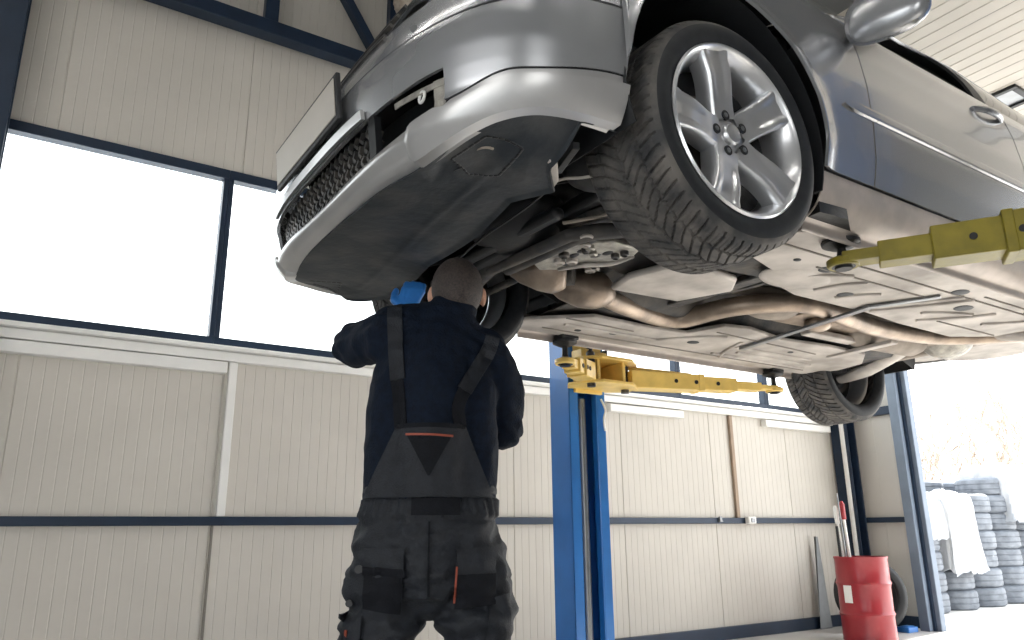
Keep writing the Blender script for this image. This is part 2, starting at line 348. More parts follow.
def arch(x, cx):
    d = AR ** 2 - (x - cx) ** 2
    return AZ + math.sqrt(d) if d > 0 else None
def cosp(a, b, n): return [a + (b - a) * (.5 - .5 * math.cos(PI * i / (n - 1))) for i in range(n)]
def panel(g, xs, lo, hi, nz, sg, off=0):
    n0 = len(g.v); 
    for x in xs:
        l, h = lo(x), hi(x)
        for j in range(nz):
            z = l + (h - l) * j / (nz - 1); g.v.append(tuple(side(x, z, sg, off(x, z) if callable(off) else off)))
    for i in range(len(xs) - 1):
        for j in range(nz - 1):
            a = n0 + i * nz + j; g.f.append((a, a + nz, a + nz + 1, a + 1))
def flare(cx):
    def o(x, z):
        r = math.hypot(x - cx, z - AZ); return .012 * math.exp(-((r - AR) / .035) ** 2)
    return o
# front bumper: upper shell with the intake opening, stepping over to the wheel arch at both sides
SO = .56                                             # half width of the opening in the s parameter
so_y = abs(front(SO, 2.0).y - CY)
def seam(s): t = abs(s); return 1.965 + .04 * sstep(SO, .72, t) + .028 * sstep(.75, 1, t)
def optop(s): t = abs(s) / SO; return 2.015 + .025 * t ** 2
g = G()
def sheet(g, ss, lo, hi, nz, off=0, xt=XT):
    n0 = len(g.v)
    for s in ss:
        l, h = lo(s), hi(s)
        for j in range(nz): g.v.append(tuple(front(s, l + (h - l) * j / (nz - 1), off, xt)))
    for i in range(len(ss) - 1):
        for j in range(nz - 1): a = n0 + i * nz + j; g.f.append((a, a + nz, a + nz + 1, a + 1))
lin = lambda a, b, n: [a + (b - a) * i / (n - 1) for i in range(n)]
grv = lambda s: 2.135 + .075 * (abs(s) / 1.0) ** 1.6       # groove line along the bumper
sheet(g, lin(-SO, SO, 61), optop, lambda s: grv(s) - .004, 14)
for sg in (-1, 1):
    ss = [sg * q for q in lin(SO, .985, 34)]; mid = optop(SO)
    sheet(g, ss, seam, lambda s: mid, 14); sheet(g, ss, lambda s: mid, lambda s: grv(s) - .004, 14)
g.build('front_bumper', 'paint', car, ang=50, sol=.012, weld=True, bev=0)
g = G(); sheet(g, lin(-.985, .985, 100), lambda s: grv(s) + .003, lambda s: 2.262 + .03 * abs(s), 10)
g.build('bumper_upper_trim', 'paint', car, ang=50, sol=.01, weld=True)
g = G(); sheet(g, lin(-.985, .985, 90), lambda s: grv(s) - .012, lambda s: grv(s) + .012, 3, off=-.012); g.build('bumper_gap', 'black', car)
# lower lip: rolls under toward the tray
def lipz(s): t = abs(s); return 1.853 + .068 * sstep(.42, .80, t)
def liptop(s): t = abs(s); return (1.893 + .06 * (t / SO) ** 2.2) if t < SO else seam(s) - .004
def lip_fn(s, v):
    z1, z0 = liptop(s), lipz(s); z = z1 + (z0 - z1) * v
    off = .010 * math.sin(PI * min(1, v * 1.15)) - .045 * max(0, (v - .8) / .2) ** 2
    return front(s, z, off - .002 - .008 * sstep(.47, .53, abs(s)) * min(1, v * 4))
g = G(); g.grid(lambda a, b: lip_fn(-.985 + 1.97 * a, b), 121, 16); g.build('bumper_lip', 'lip', car, ang=60, sol=.010)
g = G(); sheet(g, lin(-.985, -SO, 30), lambda s: seam(s) - .012, lambda s: seam(s) + .012, 3, off=-.011); g.build('bumper_gap', 'black', car); g = G(); sheet(g, lin(SO, .985, 30), lambda s: seam(s) - .012, lambda s: seam(s) + .012, 3, off=-.011)
g.build('bumper_gap', 'black', car)
# side skirts of the bumper, swelling out below the seam, with a rounded front end
for sg in (-1, 1):
    g = G()
    def sk(a, b):
        s = .45 + (.985 - .45) * a; top = seam(s) - .030 + .02 * (1 - sstep(.45, .6, s)); bot = lipz(s) - .006; top = min(top, liptop(s) - .006)
        e = min(1, max(.03, a / .06)); e = math.sqrt(1 - (1 - e) ** 2); m = (top + bot) / 2; top = m + (top - m) * e; bot = m + (bot - m) * e
        if b < .12: z = top; o = .022 * e * b / .12
        elif b < .8: z = top + (bot - top) * (b - .12) / .68; o = e * (.022 - .016 * ((b - .12) / .68) ** 2)
        else: z = bot + .001 * (b - .8); o = e * .006 - .035 * (b - .8) / .2
        return front(sg * s, z, o - .003)
    g.grid(sk, 60, 16); g.build('bumper_skirt', 'lip', car, ang=38, sol=.006)
# dark intake: backing, wire mesh, inner duct, brackets
g = G(); sheet(g, lin(-SO, SO, 40), lambda s: 1.87, lambda s: 2.08, 6, off=-.13); g.build('intake_back', 'black', car, sol=.01)
g = G()
def wire(s, z): return front(s, z, -.035)
for i in range(-17, 10):
    s0 = i * .032
    for j in range(5):
        z = 1.888 + j * .032
        for dz, ds in ((.016, .016), (-.016, .016)):
            a = wire(s0 + (j % 2) * .016, z); b = wire(s0 + (j % 2) * .016 + ds, z + dz); g.bar(a, b, .009, .012, up=(1, 0, 0))
g.build('intake_mesh', 'darkmetal', car)
g = G(); sheet(g, lin(.30, .33, 3), lambda s: 1.88, lambda s: 2.03, 3, off=-.03); g.build('intake_divider', 'black', car, sol=.02)
g = G(); sheet(g, lin(.40, SO - .005, 14), lambda s: 2.012, lambda s: 2.026, 3, off=-.02); sheet(g, lin(.525, SO, 5), lambda s: 1.96, lambda s: 2.03, 4, off=-.022)
g.build('intake_bracket', 'alucast', car, sol=.004)
c = front(.49, 2.004, -.015); g = G(); g.tube([c + V((0, .014 * math.cos(k * PI / 8), .014 * math.sin(k * PI / 8))) for k in range(17)], .004, 8); g.build('tow_eye', 'cloth', car)
# black flap below the plate and the plate on its holder
g = G(); sheet(g, lin(-.36, .30, 40), lambda s: 2.022, lambda s: 2.046, 4, off=.004); g.build('grille_bar', 'lip', car, sol=.012)
t = G(); R = Matrix.Rotation(math.radians(-6), 3, 'Y')
t.box((.628, CY, 2.122), (.014, .545, .140), R); holder = t.build('plate_holder', 'black', car, bev=.004)
t = G(); t.box((.619, CY, 2.122), (.004, .515, .112), R); t.build('number_plate', 'plate', holder, bev=.002)
s_ = G(); s_.tube([front(.47, 2.185, -.002), front(.47, 2.185, .004)], .011, 16); s_.build('parking_sensor', 'steel', car)
# nose: grille, headlights, hood
g = G(); sheet(g, lin(-.30, .30, 30), lambda s: 2.27, lambda s: 2.50, 8, off=-.01); g.build('radiator_grille', 'black', car, sol=.01)
g = G()
for k in range(5): sheet(g, lin(-.29, .29, 24), lambda s: 2.295 + k * .042, lambda s: 2.305 + k * .042, 2, off=.004)
sheet(g, lin(-.31, .31, 24), lambda s: 2.495, lambda s: 2.515, 2, off=.008); sheet(g, lin(-.31, .31, 24), lambda s: 2.265, lambda s: 2.278, 2, off=.006); g.build('grille_bars', 'darkmetal', car, sol=.012)
for sg in (-1, 1):
    g = G(); sheet(g, [sg * q for q in lin(.33, .93, 30)], lambda s: 2.285 + .02 * abs(s), lambda s: 2.515 + .01 * abs(s), 10); g.build('headlight', 'pane', car, sol=.006)
    g = G(); sheet(g, [sg * q for q in lin(.33, .93, 30)], lambda s: 2.285 + .02 * abs(s), lambda s: 2.50 + .02 * abs(s), 8, off=-.05); g.build('headlight_back', 'chrome', car, sol=.01)
def hz(x): return 2.56 + .13 * sstep(.9, 2.2, x)
def hood(u, v):
    e = abs(2 * v - 1); a = front((1 - 2 * v) * .90, 2.535, -.004); b = V((2.06 - .10 * (1 - e * e), CY + (2 * v - 1) * .772, 2.66))
    k = u ** 1.15; x = a.x + (b.x - a.x) * k; y = a.y + (b.y - a.y) * (1 - (1 - k) ** 2.2)
    return V((x, y, 2.515 + (2.672 - 2.515) * math.sin(PI / 2 * min(1, u * 1.05)) ** .8 + .035 * (1 - e ** 2) * min(1, u * 3)))
g = G(); g.grid(hood, 30, 31); g.build('hood', 'paint', car, sol=.012)
# fenders, doors, quarter panels, rockers
BELT = lambda x: 2.605 + .012 * max(0, x - 2.1)
for sg in (-1, 1):
    g = G(); g1 = AX - AR; g2 = AX + AR
    xa = cosp(g1 + 1e-4, g2 - 1e-4, 49)
    panel(g, lin(.90, g1 - .004, 8), lambda x: 2.285, lambda x: 2.63 - .03 * (1.2 - x) / .3, 12, sg)
    panel(g, [g1 - .004] + xa, lambda x: arch(x, AX) or (2.262 if x < g1 else AZ), lambda x: 2.63, 24, sg, flare(AX))
    panel(g, [g2 - 1e-4] + lin(g2 + .004, 2.146, 12), lambda x: 1.997 + .0 * x, lambda x: 2.63 - .02 * max(0, (x - 1.9) / .25), 28, sg, flare(AX))
    g.build('front_fender', 'paint', car, ang=60, sol=.010)
    g = G(); g.v = []
    panel(g, lin(1.03, g1, 4), lambda x: 2.262, lambda x: 2.30, 3, sg)
    g.build('fender_corner', 'paint', car, ang=60, sol=.010)
    # fender top shoulder toward the hood
    g = G(); g.grid(lambda a, b: side(1.0 + 1.14 * a, 2.628 - .01 * a, sg) * (1 - b) + V((1.0 + 1.14 * a, CY + sg * (.775), hz(1.0 + 1.14 * a) + .0)) * b, 20, 5); g.build('fender_shoulder', 'paint', car, sol=.008)
    for nm, x0, x1 in (('front_door', 2.152, 3.188), ('rear_door', 3.194, 3.96)):
        g = G()
        if nm == 'front_door': panel(g, lin(x0, x1, 30), lambda x: 1.997, BELT, 34, sg)
        else:
            ax = [x for x in lin(x0, x1, 30)]
            panel(g, ax, lambda x: max(1.997, (arch(x, AX2) or 1.9) + .0), BELT, 34, sg)
        d = g.build(nm, 'paint', car, ang=60, sol=.010)
        hx = x1 - .16; hzv = 2.515; g = G()
        pts = [side(hx - .115 + .023 * k, hzv + .002 * k, sg, .004 + .032 * math.sin(PI * min(max(k / 10, .02), .98)) ** .5) for k in range(11)]
        g.tube(pts, [.009, .011, .012, .013, .013, .013, .013, .013, .012, .011, .010], 10, flat=1.2); h = g.build('door_handle', 'paint', d)
        g = G(); g.ball(side(hx, hzv, sg, -.001), (.05, .006, .028), 10); g.build('handle_recess', 'black', h)
    g = G(); panel(g, lin(2.0, 4.0, 60) if sg < 0 else lin(2.0, 4.0, 60), lambda x: 2.224 - .014 * min(1, (x - 1.99) / .08), lambda x: 2.224 + .030 * min(1, (x - 1.99) / .08), 9, sg, lambda x, z: .003 + .015 * min(1, max(0, math.sin(PI * min(1, max(0, (z - 2.209) / .046))) * 2.2)))
    sm = g.build('side_moulding', 'paint', car, ang=25, sol=.006)
    g = G(); panel(g, lin(2.01, 4.0, 60), lambda x: 2.200, lambda x: 2.2095, 3, sg, .003); g.build('moulding_shadow_gap', 'black', sm)
    g = G(); xb = cosp(AX2 - AR + 1e-4, AX2 + AR - 1e-4, 45)
    panel(g, [x for x in xb if x > 3.966], lambda x: arch(x, AX2), lambda x: 2.66, 24, sg, flare(AX2))
    panel(g, lin(AX2 + AR, 4.80, 16), lambda x: 1.97 + .08 * sstep(4.62, 4.8, x), lambda x: 2.66, 24, sg)
    g.build('quarter_panel', 'paint', car, ang=60, sol=.010)
    # rocker: curls from the door bottom to the pinch weld
    RK = catmull([(.850, 1.990), (.852, 1.965), (.842, 1.93), (.82, 1.895), (.79, 1.872), (.768, 1.862), (.765, 1.838), (.760, 1.838), (.758, 1.866), (.74, 1.88)], 4)
    g = G(); g.grid(lambda a, b: V((AX + AR + .0 + (AX2 - AR - AX - AR) * a, CY + sg * RK[round(b * (len(RK) - 1))][0], RK[round(b * (len(RK) - 1))][1])), 40, len(RK))
    g.build('rocker_panel', 'rocker', car, ang=50, sol=.004)
    g = G(); g.bb(1.9, 3.85, CY + sg * .84 - .004, CY + sg * .84 + .004, 1.985, 2.003); g.build('sill_seam', 'black', car)
    # door gaps
    for x in (2.149, 3.191): g = G(); g.grid(lambda a, b: side(x + (a - .5) * .02, 1.995 + (2.60 - 1.995) * b, sg, -.012), 2, 20); g.build('door_gap', 'black', car)
    # wing mirror
    mi = G(); c0 = V((2.125, CY + sg * 1.0, 2.525)); Rm = Matrix.Rotation(sg * math.radians(-12), 3, 'Z') @ Matrix.Rotation(-sg * math.radians(6), 3, 'X')
    mi.ball((0, 0, 0), 1, 18); vv = []
    for p in mi.v:
        p = V(p); q = V((math.copysign(abs(p.x) ** .8, p.x) * .062, math.copysign(abs(p.y) ** .72, p.y) * .128, math.copysign(abs(p.z) ** .75, p.z) * .082))
        if q.x > 0: q.x *= .45
        q.z *= 1 + .12 * (-p.y * sg); vv.append(tuple(c0 + Rm @ q))
    mi.v = vv; mo = mi.build('wing_mirror', 'paint', car, ang=70)
    g = G(); g.tube([side(2.22, 2.60, sg, -.01), c0 + V((.012, -sg * .10, -.01))], [.036, .026], 14, flat=.6); g.build('mirror_foot', 'black', mo)
    g = G(); g.ball((0, 0, 0), 1, 12); g.v = [tuple(c0 + Rm @ V((.020 + .012 * p[0], p[1] * .108, p[2] * .062))) for p in g.v]; g.build('mirror_glass', 'glass', mo)
    # side glass, frames and pillars
    RF = lambda x: lerp([(2.1, 2.64), (2.35, 2.78), (2.6, 2.91), (2.9, 2.99), (3.3, 3.02), (3.8, 3.0), (4.2, 2.89), (4.5, 2.73), (4.7, 2.68)], x)
    RW = lambda x: lerp([(2.1, .79), (2.6, .665), (2.9, .60), (3.8, .59), (4.3, .66), (4.7, .74)], x)
    def gl(x, b, off=0):
        z0 = BELT(x); z1 = RF(x); w0 = wd(z0) - .018; w1 = RW(x); t = b; w = w0 + (w1 - w0) * t + .03 * math.sin(PI * t); return V((x, CY + sg * (w + off), z0 + (z1 - z0) * t))
    for a0, a1, nm in ((2.36, 3.15, 'front_window'), (3.22, 4.02, 'rear_window')):
        if sg < 0 and nm == 'front_window': continue      # wound down
        g = G(); g.grid(lambda a, b: gl(a0 + (a1 - a0) * a, .02 + .86 * b), 24, 12); g.build(nm, 'glass', car, sol=.005)
    g = G(); g.grid(lambda a, b: gl(2.12 + 2.55 * a, -.01 + .045 * b, .006), 40, 3); g.build('belt_trim', 'black', car, sol=.006)
    g = G(); g.grid(lambda a, b: gl(2.12 + 2.55 * a, .87 + .14 * b, .006), 50, 5)
    g.build('roof_rail', 'paint', car, sol=.01)
    for nm, a0, a1 in (('a_pillar', 2.12, 2.37), ('b_pillar', 3.14, 3.23), ('c_pillar', 4.0, 4.66)):
        g = G(); g.grid(lambda a, b: gl(a0 + (a1 - a0) * a, b * .9, .004), 8, 8); g.build('window_pillar', 'black' if nm == 'b_pillar' else 'paint', car, sol=.01)
def cab(a, b):
    x = 2.25 + 2.2 * a; t = 2 * b - 1; w = RW(x) - .03; z1 = RF(x) - .03; s_ = abs(t)
    return V((x, CY + math.copysign(w + .03 * max(0, s_ - .6), t) * min(1, s_ / .6), z1 + .03 * (1 - s_) if s_ < .6 else z1 - (z1 - 2.60) * (s_ - .6) / .4 * (.25 if t < 0 else 1)))
g = G(); g.grid(cab, 24, 31); g.build('cabin_lining', 'black', car, sol=.004)
g = G(); g.bb(2.3, 4.4, CY - .72, CY + .72, 2.05, 2.09); g.build('cabin_floor', 'black', car)
for y in (CY - .38, CY + .38):
    g = G(); g.ball((3.15, y, 2.35), (.26, .24, .10), 10); g.ball((3.42, y, 2.62), (.09, .23, .30), 10, Matrix.Rotation(-.25, 3, 'Y')); g.ball((3.50, y, 2.88), (.05, .12, .07), 8); g.build('seat', 'black', car)
g = G(); g.grid(lambda a, b: V((2.78 + 1.2 * a, CY + (2 * b - 1) * RW(2.78 + 1.2 * a), RF(2.78 + 1.2 * a) + .045 * (1 - (2 * b - 1) ** 2))), 20, 21); g.build('roof', 'paint', car, sol=.01)
g = G(); g.grid(lambda a, b: V((1.98 + .82 * a + .13 * (2 * b - 1) ** 2 * (1 - a), CY + (2 * b - 1) * (.76 + (.62 - .76) * a), 2.68 + (2.97 - 2.68) * a ** .85 + .045 * (1 - (2 * b - 1) ** 2))), 14, 21); g.build('windshield', 'glass', car, sol=.006)
g = G(); g.grid(lambda a, b: V((3.95 + .7 * a, CY + (2 * b - 1) * (.60 + .13 * a), 2.99 - .30 * a ** 1.3 + .04 * (1 - (2 * b - 1) ** 2))), 12, 15); g.build('rear_windshield', 'glass', car, sol=.006)
g = G(); g.grid(lambda a, b: V((4.62 + .60 * a, CY + (2 * b - 1) * (.745 - .10 * a), 2.69 - .02 * a + .02 * (1 - (2 * b - 1) ** 2))), 12, 15); g.build('trunk_lid', 'paint', car, sol=.01)
def rear(a, b):
    s = -1 + 2 * a; ca, cb = sup(s); z = 2.05 + (2.66 - 2.05) * b; return V((XR2 + (.50 + .06 * math.sin(PI * min(1, b * 1.6))) * ca, CY + math.copysign(wd(z) * cb, s), z))
g = G(); g.grid(rear, 61, 16); g.build('rear_bumper', 'paint', car, ang=60, sol=.01)

# ---- underbody
TR = [(.71, 1.60), (.73, 1.78), (.70, 2.06)]
rear_edge = [(1.045, 1.21), (1.055, 1.41), (1.135, 1.50), (1.075, 1.62), (1.13, 1.88), (1.125, 2.20), (1.165, 2.45), (1.16, 2.62), (1.06, 2.76), (1.045, 2.91)]
def tray_edge(y):
    e = sorted(rear_edge, key=lambda p: p[1]); return float(np.interp(y, [p[1] for p in e], [p[0] for p in e]))
def tray(a, b):
    s = .975 - 1.95 * b; p = front(s, lipz(s) + .001, -.034); y = p.y; x = p.x + (max(tray_edge(y), p.x + .02) - p.x) * a
    d = .010 * math.sin(PI * min(1, a * 1.4)) ; k = noise.noise(V((x * 5, y * 5, 0))) * .006
    h1 = math.exp(-(((x - .87) / .07) ** 6 + ((y - 1.48 + (x - .87) * .2) / .09) ** 6)); h2 = math.exp(-(((x - .93) / .06) ** 6 + ((y - 2.68) / .08) ** 6))
    rib = .003 * math.exp(-((x - .985 - .04 * math.sin(y * 3)) / .012) ** 2)
    z = p.z + (1.862 - p.z) * sstep(0, .30, x - p.x) + .001 + d * sstep(0, .2, x - p.x) + k + .010 * h1 + .008 * h2 - rib * (1 if 1.5 < y < 2.6 else 0) + .010 * math.exp(-(((x - .83) / .03) ** 2 + ((y - 1.58) / .035) ** 2)) - .010 * math.exp(-((a - 1) / .03) ** 2)
    return V((x, y, z))
g = G(); g.grid(tray, 70, 150); utray = g.build('engine_undertray', 'tray', car, ang=60, sol=.006, solo=1)
bv = BVHTree.FromPolygons([V(p) for p in g.v], g.f)
def tz(x, y): h = bv.ray_cast(V((x, y, 1.5)), V((0, 0, 1))); return h[0].z if h[0] else 1.88
def quadframe(pts, w=.009, h=.012):
    g = G(); P = [V((x0 + (x1 - x0) * k / 6, y0 + (y1 - y0) * k / 6, 0)) for (x0, y0), (x1, y1) in zip(pts, pts[1:] + pts[:1]) for k in range(6)]
    for p in P: p.z = tz(p.x, p.y) - .002
    for a, b in zip(P, P[1:] + P[:1]): g.bar(a, b, w, h)
    return g
quadframe([(.835, 1.53), (.87, 1.42), (.965, 1.40), (.975, 1.53), (.91, 1.57)]).build('hatch_frame', 'black', utray, bev=.003)
quadframe([(.845, 2.60), (.955, 2.58), (1.0, 2.74), (.90, 2.745)]).build('hatch_frame', 'black', utray, bev=.003)
g = G(); g.tube([V((.905 + .028 * math.cos(k * .35), 1.48 + .028 * math.sin(k * .35), tz(.905, 1.48) - .002)) for k in range(15)], .004, 8); g.build('moulded_ring', 'undershadow', utray)
g = G(); g.tube([V((x, y, 1.880)) for x, y in [(1.145, 1.52), (1.08, 1.63), (1.10, 1.74), (1.135, 1.89), (1.13, 2.05)]], .0035, 6, smooth=5); g.build('tray_edge_seal', 'under', utray)
g = G(); g.prism([(1.035, 1.385), (1.07, 1.40), (1.125, 1.47), (1.145, 1.53), (1.115, 1.545), (1.09, 1.49), (1.04, 1.44)], 1.862, 1.885); g.build('tray_bracket', 'under', car, bev=.004)
g = G(); g.bar((1.075, 1.33, 1.89), (1.13, 1.48, 1.90), .02, .02); g.build('liner_support', 'black', car, bev=.003)
# loose wires behind the tray
g = G(); g.tube([(1.14, 1.53, 1.885), (1.17, 1.50, 1.895), (1.22, 1.47, 1.90), (1.28, 1.39, 1.91), (1.30, 1.28, 1.93)], .0045, 8, smooth=6); g.build('brake_hose', 'under', car)
g = G(); g.tube([(1.17, 1.54, 1.90), (1.19, 1.68, 1.90), (1.20, 1.80, 1.90), (1.21, 2.0, 1.90), (1.24, 2.2, 1.90)], .004, 8, smooth=6); g.build('vent_hose', 'black', car)
g = G(); g.tube([(1.36, 1.76, 1.90), (1.42, 1.66, 1.90), (1.46, 1.56, 1.91), (1.45, 1.45, 1.93), (1.42, 1.36, 1.96)], .006, 8, smooth=6); g.build('hose', 'undershadow', car)
# engine bay: block, sump, crossmember, rails, coloured black for the shade inside
g = G(); g.bb(1.18, 1.75, 1.80, 2.30, 2.02, 2.45); g.build('engine_block', 'black', car, bev=.03)
g = G(); g.bb(1.15, 1.95, 1.34, 1.42, 2.12, 2.26); g.build('frame_rail', 'black', car, bev=.01)
g = G(); g.bb(1.15, 1.95, 2.70, 2.78, 2.12, 2.26); g.build('frame_rail', 'black', car, bev=.01)
g = G(); g.bb(1.05, 1.95, 1.42, 2.70, 2.30, 2.34); g.bb(1.88, 1.94, 1.3, 2.82, 1.98, 2.5); g.build('bay_shell', 'black', car)
g = G(); g.bb(1.10, 1.16, 1.45, 2.67, 2.00, 2.30); g.build('radiator', 'black', car, bev=.01)
g = G(); g.ball((1.36, 2.02, 2.0), (.16, .20, .10), 14); g.build('oil_sump', 'black', car)
g = G(); g.ball((1.33, 1.52, 2.02), (.12, .15, .10), 14); g.build('washer_tank', 'black', car)
g = G(); g.bar((1.44, 2.74, 1.97), (1.44, 1.38, 1.97), .10, .05); g.bar((1.30, 2.4, 1.93), (1.34, 1.75, 1.93), .05, .04); g.build('crossmember', 'black', car, bev=.015)
g = G(); g.tube([(1.385, 2.24, 1.885), (1.40, 2.0, 1.885), (1.415, 1.80, 1.885), (1.46, 1.76, 1.89)], [.016, .02, .022, .026], 12); g.build('steering_rod', 'darkunder', car)
g = G(); g.tube([(1.45, 2.22, 1.90), (1.455, 1.98, 1.895), (1.46, 1.77, 1.89), (1.62, 1.66, 1.905), (1.66, 1.50, 1.92)], [.022, .024, .028, .022, .016], 12, smooth=4); g.build('control_rod', 'darkunder', car)
g = G(); g.tube([V((1.455 + .02 * math.cos(k * PI / 8), 1.765 + .02 * math.sin(k * PI / 8), 1.872)) for k in range(17)], .006, 8); g.build('bush', 'under', car)
# cast aluminium support plate with holes look: plate plus lugs
g = G(); g.prism([(1.44, 2.06), (1.44, 1.95), (1.50, 1.84), (1.57, 1.775), (1.70, 1.78), (1.74, 1.88), (1.66, 1.95), (1.62, 2.07), (1.53, 2.13)], 1.885, 1.902); pl = g.build('support_plate', 'alucast', car, bev=.005)
random.seed(4)
for i in range(12):
    x, y = 1.48 + .22 * random.random(), 1.82 + .2 * random.random()
    g = G(); T = Matrix.Translation((x, y, 1.868)); rr = random.uniform(.012, .022); g.lathe([(rr, .022), (rr, .004), (rr * .6, 0), (rr * .5, .012), (0, .012)], 12, T); g.build('bolt_boss', random.choice(['alucast', 'under', 'darkmetal']), pl)
for i in range(7):
    x, y = 1.50 + .2 * random.random(), 1.80 + .22 * random.random()
    g = G(); g.ball((x, y, 1.886), (.016, .024, .006), 8); g.build('slot', 'black', pl)
g = G(); g.tube([(1.58, 2.08, 1.885), (1.62, 1.98, 1.876), (1.70, 1.93, 1.882), (1.72, 1.84, 1.886)], .009, 8, smooth=5); g.build('edge_pipe', 'under', pl)
# catalysts and exhaust
def can(pts, rs, name, m='exhaust'): g = G(); g.tube(pts, rs, 24, smooth=3); return g.build(name, m, car, ang=60)
can([(1.50, 2.30, 1.97), (1.545, 2.25, 1.945), (1.59, 2.20, 1.925), (1.63, 2.165, 1.91), (1.66, 2.14, 1.905)], [.035, .07, .085, .085, .06], 'catalyst')
can([(1.74, 2.36, 1.96), (1.79, 2.33, 1.94), (1.86, 2.295, 1.92), (1.92, 2.28, 1.915), (1.99, 2.30, 1.91)], [.03, .068, .082, .078, .045], 'catalyst')
can([(1.63, 2.30, 1.98), (1.70, 2.28, 1.95), (1.76, 2.22, 1.94)], [.04, .05, .045], 'downpipe', 'darkunder')
can([(1.97, 2.295, 1.905), (2.10, 2.335, 1.90), (2.38, 2.40, 1.90), (2.50, 2.36, 1.90), (2.54, 2.16, 1.905), (2.66, 1.99, 1.905), (2.82, 1.93, 1.905), (3.05, 1.945, 1.90), (3.45, 2.00, 1.90), (3.9, 1.95, 1.91), (4.2, 1.78, 1.92), (4.6, 1.75, 1.97)], [.040] + [.042] * 11, 'exhaust_pipe')
can([(3.55, 2.20, 1.97), (3.60, 2.19, 1.965), (4.02, 2.17, 1.965), (4.06, 2.17, 1.97)], [.05, .10, .10, .05], 'centre_silencer', 'undershadow')
can([(4.62, 1.62, 2.02), (4.66, 1.62, 2.02), (5.08, 1.62, 2.02), (5.12, 1.62, 2.02)], [.06, .115, .115, .06], 'rear_silencer')
can([(2.25, 2.10, 1.99), (3.1, 2.09, 1.99), (4.1, 2.08, 1.99)], [.034] * 3, 'drive_shaft', 'undershadow')
# gearbox and its plate
g = G(); g.ball((2.05, 2.04, 2.03), (.36, .15, .12), 16); g.build('gearbox', 'darkunder', car)
g = G(); g.prism([(1.90, 2.17), (1.86, 2.02), (1.90, 1.87), (2.02, 1.80), (2.24, 1.83), (2.33, 1.93), (2.24, 2.15)], 1.882, 1.91); g.build('gearbox_cover', 'under', car, bev=.012)
g = G(); g.bar((2.36, 2.42, 1.935), (2.40, 1.72, 1.935), .07, .03); g.build('gearbox_mount', 'darkmetal', car, bev=.008)
g = G(); g.tube([(2.05, 2.28, 1.945), (2.30, 2.20, 1.93), (2.42, 2.02, 1.93), (2.46, 1.86, 1.935), (2.42, 1.72, 1.95)], .014, 8, smooth=5); g.build('fuel_line', 'darkmetal', car)
g = G(); g.tube([(2.10, 2.25, 1.955), (2.34, 2.17, 1.94), (2.46, 2.0, 1.94), (2.50, 1.84, 1.945), (2.45, 1.70, 1.96)], .008, 8, smooth=5); g.build('brake_line', 'alucast', car)
# floor pan with raised tunnel
def tun(y): d = abs(y - CY); return 1.898 + .15 * (1 - sstep(.13, .27, d))
g = G(); g.grid(lambda a, b: V((1.90 + 2.25 * a, CY - .762 + 1.524 * b, tun(CY - .762 + 1.524 * b) + .004 * math.sin(40 * a))), 30, 60); g.build('floor_pan', 'darkunder', car, sol=.004, solo=1)
# flat covers each side of the tunnel
near = [(2.0, 1.335), (1.90, 1.42), (1.90, 1.50), (2.0, 1.58), (2.26, 1.66), (2.34, 1.74), (2.52, 1.79), (3.0, 1.79), (3.30, 1.82), (3.75, 1.83), (3.93, 1.70), (3.93, 1.335)]
far = [(1.86, 2.785), (1.78, 2.70), (1.84, 2.62), (2.05, 2.45), (2.40, 2.47), (2.60, 2.45), (2.66, 2.27), (2.80, 2.24), (3.10, 2.30), (3.44, 2.27), (3.76, 2.28), (3.95, 2.42), (4.0, 2.60), (3.90, 2.785)]
g = G(); g.prism(near, 1.862, 1.880); nc = g.build('floor_cover', 'under', car, bev=.004)
g = G(); g.prism(far, 1.862, 1.880); fc = g.build('floor_cover', 'under', car, bev=.004)
def ridges(parent, L, name='pressed_rib', m='under', r=.010):
    for pts in L: g = G(); g.tube([V((x, y, 1.860)) for x, y in pts], r, 8, smooth=4 if len(pts) > 2 else 0, flat=.8); g.build(name, m, parent)
ridges(nc, [[(2.9, 1.74), (3.05, 1.55), (3.12, 1.44)], [(2.98, 1.76), (3.12, 1.57), (3.2, 1.44)], [(2.35, 1.60), (2.42, 1.56), (2.50, 1.52)], [(2.52, 1.70), (2.56, 1.60), (2.62, 1.54)], [(3.3, 1.74), (3.42, 1.62), (3.5, 1.50)], [(3.2, 1.66), (3.3, 1.60), (3.42, 1.56)], [(3.62, 1.62), (3.70, 1.55), (3.74, 1.48), (3.70, 1.42)], [(2.68, 1.72), (2.72, 1.66), (2.80, 1.6)]])
ridges(nc, [[(2.0, 1.445), (3.9, 1.445)], [(2.3, 1.53), (3.0, 1.53)], [(3.2, 1.40), (3.9, 1.40)], [(3.4, 1.70), (3.9, 1.70)]], 'panel_line', 'joint', .0042)
ridges(fc, [[(2.0, 2.60), (2.55, 2.60)], [(2.55, 2.60), (2.68, 2.46), (2.80, 2.38)], [(3.0, 2.50), (3.6, 2.50)], [(3.1, 2.58), (3.7, 2.58)], [(3.0, 2.66), (3.75, 2.66)], [(2.95, 2.42), (3.02, 2.58), (3.10, 2.70)]])
ridges(fc, [[(1.95, 2.52), (2.35, 2.54)], [(1.95, 2.70), (3.8, 2.70)], [(2.7, 2.35), (3.5, 2.40)]], 'panel_line', 'joint', .0042)
